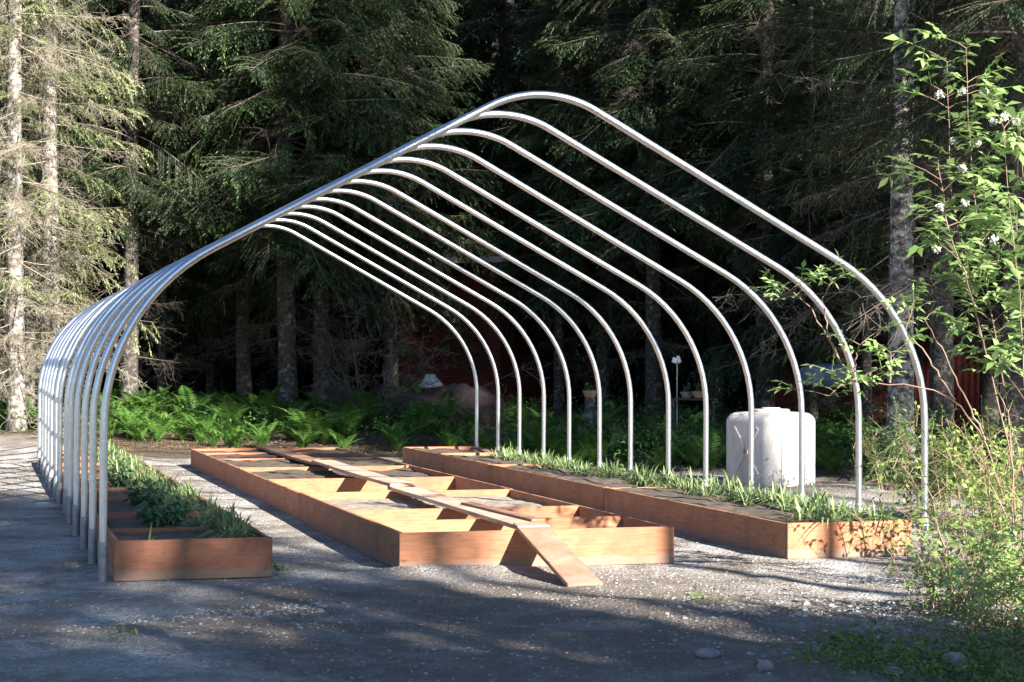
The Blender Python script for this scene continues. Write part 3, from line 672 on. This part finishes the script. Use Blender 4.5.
for i_ in range(55): fs(random.uniform(470, 900), random.uniform(31, 41), random.uniform(.7, 1.2))
for i_ in range(90): fs(random.uniform(500, 940), random.uniform(25.2, 33), random.uniform(.6, 1.0))
sp = [q for q in sp if not (4.7 < q[0] < 7.4 and 7 < q[1] < 10.2) and not (q[0] < 4.25 and q[1] < 15.8)]
def zone(q):
    px = 512+F*((np.array([q[0], q[1], .5])-CAM)@RT)/((np.array([q[0], q[1], .5])-CAM)@FW)
    return 0 if px < 70 else 1 if px < 200 else 2 if px < 330 else 3 if px < 480 else 4 if px < 720 else 5
ZL = ['sunny fern at the foot of the pale trunks on the left', 'green fern at the left end of the bank, right of the arch legs', 'bright fern in the middle of the bank behind the middle bed',
      'fern in the shaded right part of the bank by the red shed', 'dark fern in deep shade behind the right bed', 'dark fern around and behind the white tank']
for z_ in range(6): scatter(FERN, [q for q in sp if zone(q) == z_], ZL[z_], ['ferns by the pale trunks', 'ferns at the left end of the bank', 'ferns behind the middle bed', 'ferns by the red shed', 'ferns behind the right bed', 'ferns around the tank'][z_])
o = fern_geo(790, 12, 1.25, 1.15).make('fern', M['fern']); q = atD(312, 341, 35.6); o.location = (q[0], q[1], hz(q[0], q[1])-.02); tag(o, 'tallest brightest fern rising upright behind the middle bed', 'fern', 'ferns below the forest')
def groundleaves(name, pts, Lr, Wr, m, label, cat, lift=.35, up=.6):
    n_ = len(pts); rg = np.random.default_rng(len(pts)); z = H(pts[:, 0], pts[:, 1])+rg.uniform(0, 1, n_)**1.6*lift
    b = np.c_[pts, z]; d = unit(rg.normal(0, 1, (n_, 3))*[1, 1, .5]+[0, 0, up]); V_, F_, a_ = blades(b, d, rg.normal(0, .5, (n_, 3))+[0, 0, 1.], rg.uniform(*Lr, n_), rg.uniform(*Wr, n_), .45, .25)
    o = make(name, V_, F_, m); o['kind'] = 'stuff'; tag(o, label, cat); return o
def cloud(n_, pxr, Dr, cl=0, seed=3):
    rg = np.random.default_rng(seed); px = rg.uniform(*pxr, n_); D = rg.uniform(*Dr, n_)
    if cl:
        cpx = rg.uniform(*pxr, cl); cD = rg.uniform(*Dr, cl); k_ = rg.integers(0, cl, n_); px = cpx[k_]+rg.normal(0, 9, n_); D = cD[k_]+rg.normal(0, .25, n_)
    return np.array([atD(a_, 341, b_)[:2] for a_, b_ in zip(px, D)])
pts = np.vstack([cloud(7000, (80, 480), (35.5, 46), 130, 1), cloud(3000, (-80, 60), (37, 46), 60, 2), cloud(11000, (460, 1100), (32, 46), 150, 3), cloud(5000, (620, 950), (26, 34), 80, 4)])
pts = pts[~((pts[:, 0] < 3.9) & (pts[:, 1] < 15.3))]; pts = pts[~((pts[:, 0] > 4.9) & (pts[:, 0] < 7.2) & (pts[:, 1] > 7.2) & (pts[:, 1] < 10))]
groundleaves('undergrowth', pts, (.05, .13), (.025, .055), M['under'], 'low leafy green undergrowth between the ferns and the trunks', 'undergrowth', .55)
pts = cloud(4500, (90, 480), (33.2, 36), 0, 6)
groundleaves('dry_litter', pts, (.04, .12), (.008, .02), M['drygrass'], 'dry brown needle litter and grass behind the beds', 'litter', .03, .1)

# ---------------------------------------------------------------- gravel stones
def stones(n_, xr, yr, sr, seed, z_off=0., keep=None):
    rg = np.random.default_rng(seed); ico = bmesh.new(); bmesh.ops.create_icosphere(ico, subdivisions=1, radius=1); v0 = np.array([v_.co for v_ in ico.verts]); f0 = np.array([[v_.index for v_ in f_.verts] for f_ in ico.faces]); ico.free()
    x_ = rg.uniform(*xr, n_); y_ = rg.uniform(*yr, n_)
    if keep is not None: k_ = keep(x_, y_, rg); x_, y_ = x_[k_], y_[k_]; n_ = len(x_)
    s = sr[0]+(sr[1]-sr[0])*rg.uniform(0, 1, n_)**3; z = H(x_, y_); sc = np.c_[s*rg.uniform(.7, 1.3, n_), s*rg.uniform(.7, 1.3, n_), s*rg.uniform(.4, .8, n_)]
    jit = 1+rg.uniform(-.25, .25, (n_, len(v0), 1)); th = rg.uniform(0, 6.28, n_); c_, s_ = np.cos(th), np.sin(th)
    V_ = v0[None]*jit*sc[:, None]; X_ = V_[..., 0]*c_[:, None]-V_[..., 1]*s_[:, None]; Y_ = V_[..., 0]*s_[:, None]+V_[..., 1]*c_[:, None]
    V_ = np.stack([X_+x_[:, None], Y_+y_[:, None], V_[..., 2]+z[:, None]+z_off], -1).reshape(-1, 3)
    return V_, (f0[None]+np.arange(n_)[:, None, None]*len(v0)).reshape(-1, 3)
def notbed(x_, y_): return ~(((x_ > -3.6) & (x_ < -2.3) & (y_ > -.12) | (x_ > -1.26) & (x_ < 1.19) & (y_ > -.02) | (x_ > 2.24) & (x_ < 3.62) & (y_ > .04)))
V1, F1 = stones(26000, (-6.5, 6), (-6.8, 3), (.004, .015), 1, 0, lambda x_, y_, r: notbed(x_, y_) & ((lump(x_, y_, 1.6)+r.normal(0, .6, len(x_))) > -1.2))
V2, F2 = stones(9000, (-6.5, 6), (4, 17), (.006, .016), 2, 0, lambda x_, y_, r: notbed(x_, y_))
V3, F3 = stones(2600, (-.5, 4.2), (-5.6, -2.8), (.010, .034), 3, 0, lambda x_, y_, r: (x_ > -.9*(y_+5.6)*0+r.uniform(-.5, 1.5, len(x_))))
V4, F4 = stones(1700, (-3.9, -2.2), (-2.9, -1.6), (.008, .022), 4, 0, lambda x_, y_, r: (np.abs(y_+2.2-.25*(x_+3)) < r.uniform(.02, .35, len(x_))))
A = Acc()
for a_, b_ in ((V1, F1), (V2, F2), (V3, F3), (V4, F4)): A.add(a_, b_)
o = A.make('gravel_stones', M['stone']); o['kind'] = 'stuff'; tag(o, 'loose grey gravel stones scattered over the drive', 'gravel')
rgl = np.random.default_rng(44); pts = np.stack([rgl.uniform(-6, 5, 5200), rgl.uniform(-6.2, 1, 5200)], -1)
pts = pts[(lump(pts[:, 0]*1.3, pts[:, 1]*1.3, 1.5)+rgl.normal(0, .7, len(pts))) > .3]; pts = pts[notbed(pts[:, 0], pts[:, 1])]
groundleaves('drive_litter', pts, (.012, .05), (.003, .009), M['deaddark'], 'dark needle and twig litter on the gravel drive', 'litter', .006, .02)
for i_, (px, py, s, lab) in enumerate([(708, 652, .075, 'pale stone on the drive left of the green weeds'), (765, 668, .06, 'small pale stone at the bottom of the drive'),
        (952, 660, .13, 'angular grey rock in the weeds at the bottom right'), (893, 668, .09, 'grey rock just left of the largest rock at bottom right'), (934, 655, .07, 'small rock between the two larger rocks at bottom right')]):
    q = atz(px, py); Vv, Ff = stones(1, (q[0], q[0]+.001), (q[1], q[1]+.001), (s, s+.001), 60+i_, s*.25); o = make('rock', Vv, Ff, M['rock']); tag(o, lab, 'rock', 'rocks at the bottom right')
    o.modifiers.new('s', 'SUBSURF').levels = 1; o.modifiers['s'].render_levels = 1

# ---------------------------------------------------------------- elder, brambles, weeds
def interp_path(pts, n_): 
    pts = np.array(pts, float); d = np.r_[0, np.cumsum(np.linalg.norm(np.diff(pts, axis=0), axis=1))]; q = np.linspace(0, d[-1], n_); return np.c_[[np.interp(q, d, pts[:, k_]) for k_ in range(3)]].T
def compound(A, p_, d, L, rg, nl=3, wr=.34):
    """pinnate leaf: rachis with opposite leaflets and one at the tip"""
    d = unit(d); up = unit(np.array([0, 0, 1.])+rg.normal(0, .35, 3)); s = unit(np.cross(d, up)); Bs, Ds, Ls = [], [], []
    for k_ in range(nl):
        t_ = .35+.55*k_/max(1, nl-1); bp = p_+d*L*t_-np.array([0, 0, 1])*.12*L*t_**2
        for sg in (-1, 1): Bs.append(bp); Ds.append(unit(s*sg+d*.55-np.array([0, 0, .25]))); Ls.append(L*rg.uniform(.42, .6))
    Bs.append(p_+d*L*.95-np.array([0, 0, 1])*.1*L); Ds.append(unit(d-np.array([0, 0, .3]))); Ls.append(L*.6); Ls = np.array(Ls)
    A.add(*blades(np.array(Bs), np.array(Ds), up+0*np.array(Bs), Ls, Ls*wr, .4, .15)); Vt, Ft = tube([p_, p_+d*L*.95-np.array([0, 0, .1*L])], .002, 3); A.add(Vt, Ft)
def shrub(name, label, cat, stems, leafm, stemm, leaf_from=.25, leafL=.17, step=.10, flowers=(), rad=.010, seed=1, twigs=True, nl=3, wr=.34):
    rg = np.random.default_rng(seed); P0 = stems[0][0]; root = empty(name, (0, 0, 0), label, cat); b = atD(*P0) if len(P0) == 3 else P0; org = np.array(b); root.location = [float(q) for q in org]
    Lf = Acc()
    for st in stems:
        W_ = interp_path([atD(*q) for q in st], 18)-org; W_[1:-1] += rg.normal(0, .006, W_[1:-1].shape)
        rr = rad*np.linspace(1, .35, 18); Vt, Ft = tube(W_, rr, 7); sa = Acc(); sa.add(Vt, Ft)
        L = np.linalg.norm(np.diff(W_, axis=0), axis=1).sum(); n_ = int(L*(1-leaf_from)/step)
        for k_ in range(n_+1):
            t_ = leaf_from+(1-leaf_from)*k_/max(1, n_); p_ = np.array([np.interp(t_*17, np.arange(18), W_[:, j]) for j in range(3)])
            if rg.uniform() < .15: continue
            a_ = rg.uniform(0, 6.28)
            for h_ in (0, math.pi):
                d = np.array([math.cos(a_+h_), math.sin(a_+h_), rg.uniform(.2, .9)]); pp = p_
                if twigs and rg.uniform() < .35:
                    l = rg.uniform(.1, .3); pp = p_+unit(d)*l; Vt, Ft = tube([p_, (p_+pp)/2+[0, 0, .01], pp], [.004, .003, .002], 4); sa.add(Vt, Ft)
                    for e in range(2): compound(Lf, pp, d+rg.normal(0, .7, 3), leafL*rg.uniform(.7, 1.1), rg, nl, wr)
                compound(Lf, pp, d, leafL*rg.uniform(.6, 1.15), rg, nl, wr)
        sa.make('stem', stemm, root, True)
    Lf.make('foliage', leafm, root)
    for (px, py, D) in flowers:
        c0 = atD(px, py, D)-org; n_ = 60; A = Acc(); d = unit(rg.normal(0, 1, (n_, 3))+[0, 0, .5]); pts = c0+d*rg.uniform(.012, .034, (n_, 1))*[1, 1, .9]
        for k_ in range(2): A.add(*blades(pts, unit(rg.normal(0, 1, (n_, 3))), d, np.full(n_, .016), np.full(n_, .014), .5))
        A.make('flower_cluster', M['flower'], root)
    return root
D0 = 13.2
shrub('elder_bush', 'tall leafy elder with white flower clusters by the right photo edge', 'shrub',
      [[(1018, 600, D0), (1010, 449, D0), (1000, 410, D0), (984, 349, D0), (971, 291, D0), (957, 230, D0), (950, 150, D0+.1), (947, 62, D0+.1)],
       [(1016, 600, D0+.1), (1011, 423, D0+.2), (1000, 356, D0+.2), (987, 294, D0+.2), (979, 230, D0+.1), (970, 150, D0), (966, 48, D0)],
       [(1022, 600, D0-.2), (1026, 420, D0-.3), (1020, 300, D0-.2), (1008, 200, D0-.2), (1004, 128, D0-.2)],
       [(1026, 600, D0), (1034, 420, D0), (1035, 300, D0+.3), (1024, 180, D0+.3), (1019, 120, D0+.3)],
       [(984, 349, D0), (970, 290, D0-.4), (948, 230, D0-.4), (938, 158, D0-.3)]],
      M['elder'], M['stem'], .42, .20, .085,
      [(939, 95, D0-.1), (963, 92, D0-.15), (985, 93, D0-.1), (994, 122, D0-.3), (1004, 117, D0-.4), (954, 141, D0-.2), (977, 143, D0-.2), (962, 168, D0-.2), (940, 207, D0-.5), (965, 203, D0-.2), (994, 240, D0-.3), (936, 250, D0-.5), (1016, 122, D0-.4)], .008, 3, True, 2, .5)
D1 = 15.0
shrub('elder_branching', 'leaning bare elder branch with few leaf tufts in front of the right arches', 'shrub',
      [[(1010, 520, D1), (985, 440, D1), (955, 400, D1), (925, 388, D1), (870, 381, D1), (845, 383, D1), (829, 396, D1)],
       [(853, 383, D1), (835, 350, D1+.1), (812, 310, D1+.1), (792, 290, D1+.2), (775, 300, D1+.2)],
       [(838, 357, D1+.1), (827, 330, D1), (822, 300, D1), (832, 280, D1)],
       [(853, 382, D1), (858, 350, D1-.1), (860, 345, D1-.1)],
       [(890, 383, D1), (891, 362, D1), (890, 352, D1)],
       [(955, 400, D1), (930, 360, D1+.2), (905, 330, D1+.3), (915, 300, D1+.3)],
       [(985, 440, D1), (940, 345, D1), (925, 320, D1-.2)]],
      M['elder'], M['stem'], .8, .17, .05, (), .010, 8, True, 2, .42)
def bramble(cx_, cy_, D, n_, spread, h_, label, seed, leafs=.5, mat_='bramble'):
    rg = np.random.default_rng(seed); b = atz(cx_, cy_) if D is None else atD(cx_, 341, D); org = np.array([b[0], b[1], hz(b[0], b[1])]); root = empty('bramble_bush', org, label, 'bush', 'brambles at the right edge')
    S, Lf = Acc(), Acc(); n_ = int(n_*.6); leafs = leafs*1.9
    for i_ in range(n_):
        az = rg.uniform(0, 6.28); L = h_*rg.uniform(.5, 1.2); lean = rg.uniform(.1, 1.)*spread; q = np.linspace(0, 1, 9); p0 = np.array([rg.normal(0, .18), rg.normal(0, .18), -.03])
        c_ = np.c_[np.cos(az)*lean*L*q**1.4, np.sin(az)*lean*L*q**1.4, L*(q*1.0-.35*lean*q**2.2)]+p0; c_ += rg.normal(0, .012, c_.shape)*q[:, None]
        Vt, Ft = tube(c_, .005*(1-.6*q)*rg.uniform(.7, 1.5), 4); S.add(Vt, Ft)
        for k_ in range(int(L*14*leafs)):
            t_ = rg.uniform(.2, 1); p_ = np.array([np.interp(t_*8, np.arange(9), c_[:, j]) for j in range(3)]); d = rg.normal(0, 1, 3)+[0, 0, .4]
            if rg.uniform() < .5: pe = p_+unit(d)*rg.uniform(.04, .16); Vt, Ft = tube([p_, pe], .0022, 3); S.add(Vt, Ft); p_ = pe
            compound(Lf, p_, d, rg.uniform(.06, .13), rg, 1, .55)
    S.make('canes', M['cane'], root); Lf.make('foliage', M[mat_], root); return root
bramble(985, 500, 15.2, 40, .9, 1.15, 'bramble thicket of red canes behind the front right arch leg', 1, .55)
bramble(1012, 560, 13.6, 40, .9, 1.15, 'bramble thicket around the foot of the elder', 2, .6)
bramble(955, 610, 12.3, 30, .9, .85, 'small sunny bramble just right of the right bed corner', 3, .9)
bramble(1010, 620, 11.6, 36, 1., .7, 'dark leafy bramble at the bottom right photo corner', 4, 1.3, 'elder')
bramble(930, 480, 19.5, 30, .8, 1.2, 'leafy bramble at the foot of the tall mottled trunk', 5, 1.0, 'under')
bramble(1000, 450, 18.5, 40, .9, 1.35, 'bramble thicket under the big trunk at the right edge', 6, .7)
bramble(890, 470, 23, 26, .8, 1.1, 'green bramble between the tank and the tall mottled trunk', 7, 1.2, 'under')
rg = np.random.default_rng(9); pts = []
for px, py, n_, sx, sy in ((850, 640, 260, 22, 5), (870, 655, 500, 40, 9), (930, 660, 900, 40, 10), (985, 665, 1000, 40, 10), (1010, 640, 700, 30, 10), (830, 655, 150, 30, 9), (960, 610, 500, 30, 8), (700, 600, 40, 10, 3), (120, 640, 40, 10, 2)):
    for i_ in range(n_): pts.append(atz(px+rg.normal(0, sx), py+rg.normal(0, sy))[:2])
groundleaves('weeds', np.array(pts), (.03, .075), (.009, .022), M['moss'], 'low green weeds spreading over the gravel at the bottom right', 'weeds', .09, .6)
pts = np.array([atz(rg.uniform(905, 1060), rg.uniform(470, 660))[:2] for i_ in range(2600)])
groundleaves('dry_grass', pts, (.06, .2), (.005, .011), M['drygrass'], 'dry tan grass and twigs under the brambles', 'dry grass', .05, .5)
# exposed roots beside the mottled trunk
A = Acc(); 
for i_ in range(14):
    p0 = atD(905+rg.uniform(-10, 8), rg.uniform(420, 475), 25.8); p1 = atD(rg.uniform(868, 885), rg.uniform(425, 480), 25+rg.uniform(-.5, .5)); mid_ = (p0+p1)/2+rg.normal(0, .12, 3)
    Vt, Ft = tube(interp_path([p0, mid_, p1], 6), .012, 5); A.add(Vt, Ft)
A.make('root_tangle', M['deadwood'], None, True); tag(C.objects['root_tangle'], 'tangle of pale dead roots between the tank and the mottled trunk', 'roots')

# ---------------------------------------------------------------- tank
def lathe(prof, n_=20):
    V_, F_ = [], []
    for (r_, z_) in prof:
        for k_ in range(n_): a_ = 6.2832*k_/n_; V_.append((r_*math.cos(a_), r_*math.sin(a_), z_))
    for i_ in range(len(prof)-1):
        for k_ in range(n_): F_.append((i_*n_+k_, i_*n_+(k_+1) % n_, (i_+1)*n_+(k_+1) % n_, (i_+1)*n_+k_))
    return np.array(V_), np.array(F_)
ctr = (atD(774, 341, 24.1)); tk = empty('water_tank', (ctr[0], ctr[1]+.1, hz(ctr[0], ctr[1])-.05), 'white plastic water tank with an X pressed into its side', 'tank', None, YAW*-1+math.radians(38))
def rbox(bm_, c_, sz, r, seg=5):
    g_ = bmesh.ops.create_cube(bm_, size=1)['verts']; bmesh.ops.transform(bm_, matrix=Matrix.Translation(c_) @ Matrix.Diagonal((*sz, 1)), verts=g_)
    bmesh.ops.bevel(bm_, geom=list({e for v_ in g_ for e in v_.link_edges}), offset=r, segments=seg, affect='EDGES')
TA, TB, TH = .96, .90, 1.03
def rounded_block(a, b, h, r, n_=10, zr=.13, m=10):
    """rounded square tank shell: rings from the bottom up, closed on top"""
    def ring(ins, z):
        P = []
        for (sx, sy, a0) in ((1, 1, 0), (-1, 1, 1), (-1, -1, 2), (1, -1, 3)):
            for k_ in range(n_+1):
                th = (a0+k_/n_)*math.pi/2; rr = max(.01, r-ins*.5); P.append((sx*(a/2-ins-rr)+rr*math.cos(th), sy*(b/2-ins-rr)+rr*math.sin(th), z))
        return P
    V_ = ring(.05, 0)+ring(.01, .05)+ring(0, .10)
    for k_ in range(m+1):
        th = k_/m*math.pi/2; V_ += ring(zr*(1-math.cos(th)), h-zr+zr*math.sin(th))
    V_ += ring(.30, h+.012)
    c_ = len(V_); q_ = 4*(n_+1); rows = c_//q_; F_ = [(i_*q_+k_, i_*q_+(k_+1) % q_, (i_+1)*q_+(k_+1) % q_, (i_+1)*q_+k_) for i_ in range(rows-1) for k_ in range(q_)]
    F_.append(tuple(range((rows-1)*q_, rows*q_))); return V_, F_
V_, F_ = rounded_block(TA, TB, TH, .15); make('tank_body', V_, F_, M['tank'], tk, True)
V_, F_ = lathe([(.24, TH-.01), (.26, TH+.03), (.24, TH+.045), (.13, TH+.046), (.13, TH+.06), (.12, TH+.065), (.001, TH+.065)]); make('lid', V_, F_, M['tank'], tk, True)
for sg in (-1, 1):      # the X pressed into the left-hand face, vertical ribs on the right-hand face
    b = Bld(); b.box((-TA/2+.002, 0, TH*.5), (.035, .09, .80), Matrix.Rotation(sg*.62, 3, 'X'), .015); b.make('cross_rib', M['tank'], tk)
for yy in (-.24, 0, .24):
    b = Bld(); b.box((yy, -TB/2-.002, TH*.48), (.10, .03, TH*.74), None, .014); b.make('vertical_rib', M['tank'], tk)

# ---------------------------------------------------------------- buildings far behind
def cabin(name, label, px0, px1, D0_, D1_, zt, ridge, depth, roofm):
    a = atD(px0, 341, D0_); b_ = atD(px1, 341, D1_); a[2] = b_[2] = 0; L = np.linalg.norm(b_-a); ang = math.atan2(b_[1]-a[1], b_[0]-a[0]); base = hz(*((a+b_)/2)[:2])
    r = empty(name, (a[0], a[1], base-.3), label, 'building', None, ang)
    w_ = Bld(); w_.box((L/2, depth/2, zt/2), (L, depth, zt), None, .01); w_.make('wall', M['red'], r)
    for sg in (0, 1):
        run = depth/2+.5; rise = ridge; sl_ = math.hypot(run, rise); an = math.atan2(rise, run)*(1 if sg == 0 else -1)
        cy_ = (-.5+run/2) if sg == 0 else depth+.5-run/2; rf = Bld(); rf.box((L/2, cy_, zt+rise/2+.03), (L+1., sl_, .06), Matrix.Rotation(an, 3, 'X'), .006); rf.make('roof', M[roofm], r)
    fs_ = Bld(); fs_.box((L/2, -.53, zt-.06), (L+1.02, .03, .16), None, .004); fs_.make('fascia', M['trim'], r)
    return r, L
r, L = cabin('red_cabin', 'dark red cabin with a blue grey metal roof behind the trees on the right', 775, 1130, 44, 38, 4.9, 2.4, 7, 'roof')
r, L = cabin('red_shed', 'small dark red shed half hidden behind the rear arches', 383, 500, 49, 47.5, 4.3, .9, 4, 'limb')
d_ = Bld(); d_.box((L*.78, -.03, 1.2), (.95, .05, 2.1), None, .005); dd_ = d_.make('door', M['red'], r)

# ---------------------------------------------------------------- yard clutter in the shade
BOWL = [(.001, 0), (.13, 0), (.16, .03), (.24, .2), (.25, .21), (.235, .21), (.15, .06), (.001, .05)]
def pot(px, py, D, s, m_, label, plants=True, stump=None):
    q = atD(px, py, D); r = empty('bowl_planter', q, label, 'planter', 'bowl planters in the shade'); V_, F_ = lathe(BOWL); make('bowl', V_*s, F_, m_, r, True)
    if plants:
        A = leafy_clump(8, .2, int(px)); o = A.make('plant', M['leafy'], r); o.location = (0, 0, .08)
    return q
q = pot(590, 397.5, 34.5, .62, M['pot'], 'tan bowl planter on a stump behind the middle arches'); zb = hz(q[0], q[1])
Vt, Ft = tube([(q[0], q[1], zb-.1), (q[0], q[1], zb+.1), (q[0], q[1], q[2]-.002), (q[0], q[1], q[2]-.001)], [.16, .12, .10, .001], 14); make('tree_stump', Vt, Ft, M['bark'], None, True); tag(C.objects['tree_stump'], 'short dark stump carrying the tan bowl planter', 'stump')
qa = pot(687, 398, 34, .55, M['potgrey'], 'grey bowl planter, left one of the two bowls on the bench'); qb = pot(699, 398, 33.8, .6, M['pot'], 'tan bowl planter, right one of the two bowls on the bench')
bc = (qa+qb)/2; bn = empty('garden_bench', (bc[0], bc[1], hz(bc[0], bc[1])), 'low wooden bench in the shade carrying two bowl planters', 'bench', None, -.29); hb = bc[2]-hz(bc[0], bc[1])
b = Bld(); b.box((0, 0, hb-.022), (.9, .3, .04)); b.make('seat', M['bark'], bn)
for sx in (-.38, .38): b = Bld(); b.box((sx, 0, (hb-.044)/2-.02), (.05, .24, hb-.0)); b.make('leg', M['bark'], bn)
q = atD(677, 388, 34.2); st = empty('garden_ornament', (q[0], q[1], hz(q[0], q[1])), 'white butterfly ornament on a thin stake behind the bench', 'garden ornament'); zt = atD(677, 362, 34.2)[2]-hz(q[0], q[1])
Vt, Ft = tube([(0, 0, 0), (0, 0, zt)], .012, 6); make('stake', Vt, Ft, M['trim'], st)
for sg, (wx, wz) in ((-1, (.10, .10)), (1, (.07, .14))):
    b = Bld(); b.box((sg*wx/2, 0, zt+wz/2-.02), (wx, .015, wz), Matrix.Rotation(sg*-.35, 3, 'Y'), .007); b.make('wing', M['whitepaint'], st)
q = atD(431, 386, 40); pz = hz(q[0], q[1])
V_, F_ = lathe([(.001, 0), (.27, 0), (.26, .03), (.13, .2), (.11, .26), (.001, .27)]); o = make('washtub', V_, F_, M['basin'], None, True); o.location = q; o.rotation_euler = (.12, -.1, 0); tag(o, 'pale upturned basin on the heap beside the small red shed', 'basin')
bm_ = bmesh.new(); bmesh.ops.create_icosphere(bm_, subdivisions=4, radius=1)
for v_ in bm_.verts: k_ = 1+.18*math.sin(v_.co.x*6+v_.co.z*4)*math.cos(v_.co.y*5)+.07*math.sin(v_.co.x*15); v_.co = Vector((v_.co.x*1.15*k_, v_.co.y*.8*k_, v_.co.z*.62*k_))
me = bpy.data.meshes.new('brush_heap'); bm_.to_mesh(me); bm_.free(); me.materials.append(M['rust']); me.polygons.foreach_set('use_smooth', [True]*len(me.polygons)); o = bpy.data.objects.new('scrap_heap', me); C.objects.link(o)
q2 = atD(452, 341, 40.6); o.location = (q2[0], q2[1], hz(q2[0], q2[1])+.1); tag(o, 'purple brown scrap heap in the undergrowth by the small red shed', 'heap')
o.scale = (1, 1, 1.25)
bm_ = bmesh.new(); bmesh.ops.create_icosphere(bm_, subdivisions=4, radius=1)
for v_ in bm_.verts: k_ = 1+.06*math.sin(v_.co.x*9+v_.co.y*3)*math.cos(v_.co.z*6); v_.co = Vector((math.copysign(abs(v_.co.x)**.6, v_.co.x)*.5*k_, math.copysign(abs(v_.co.y)**.7, v_.co.y)*.35*k_, math.copysign(abs(v_.co.z)**.7, v_.co.z)*.24*k_))
me = bpy.data.meshes.new('tarp'); bm_.to_mesh(me); bm_.free(); me.materials.append(M['tarp']); me.polygons.foreach_set('use_smooth', [True]*len(me.polygons)); o = bpy.data.objects.new('covered_pile', me); C.objects.link(o)
q = atD(825, 376, 35.5); o.location = q; tag(o, 'blue grey tarp covered pile behind the tank', 'covered pile')

# bare brush behind the ferns, left of the shed, and by the tank
def brush(px, D, h_, n_, label, seed):
    q = atD(px, 341, D); A = Acc(); rg_ = np.random.default_rng(seed)
    for i_ in range(n_):
        wv, wf, _ = DEADB[rg_.integers(len(DEADB))]; R_ = rotm(rg_.uniform(0, 6.28), rg_.uniform(.5, 1.5)); A.add((wv*h_/2*rg_.uniform(.6, 1.1))@R_.T+rg_.normal(0, .15, 3)*[1, 1, 0], wf)
    o = A.make('dead_bush', M['deaddark']); o.location = (q[0], q[1], hz(q[0], q[1])); tag(o, label, 'dead bush')
brush(370, 41, 3.2, 16, 'grey dead brush between the middle trunks and the small red shed', 1)
brush(655, 33, 1.2, 6, 'low dead brush beside the bench', 2)
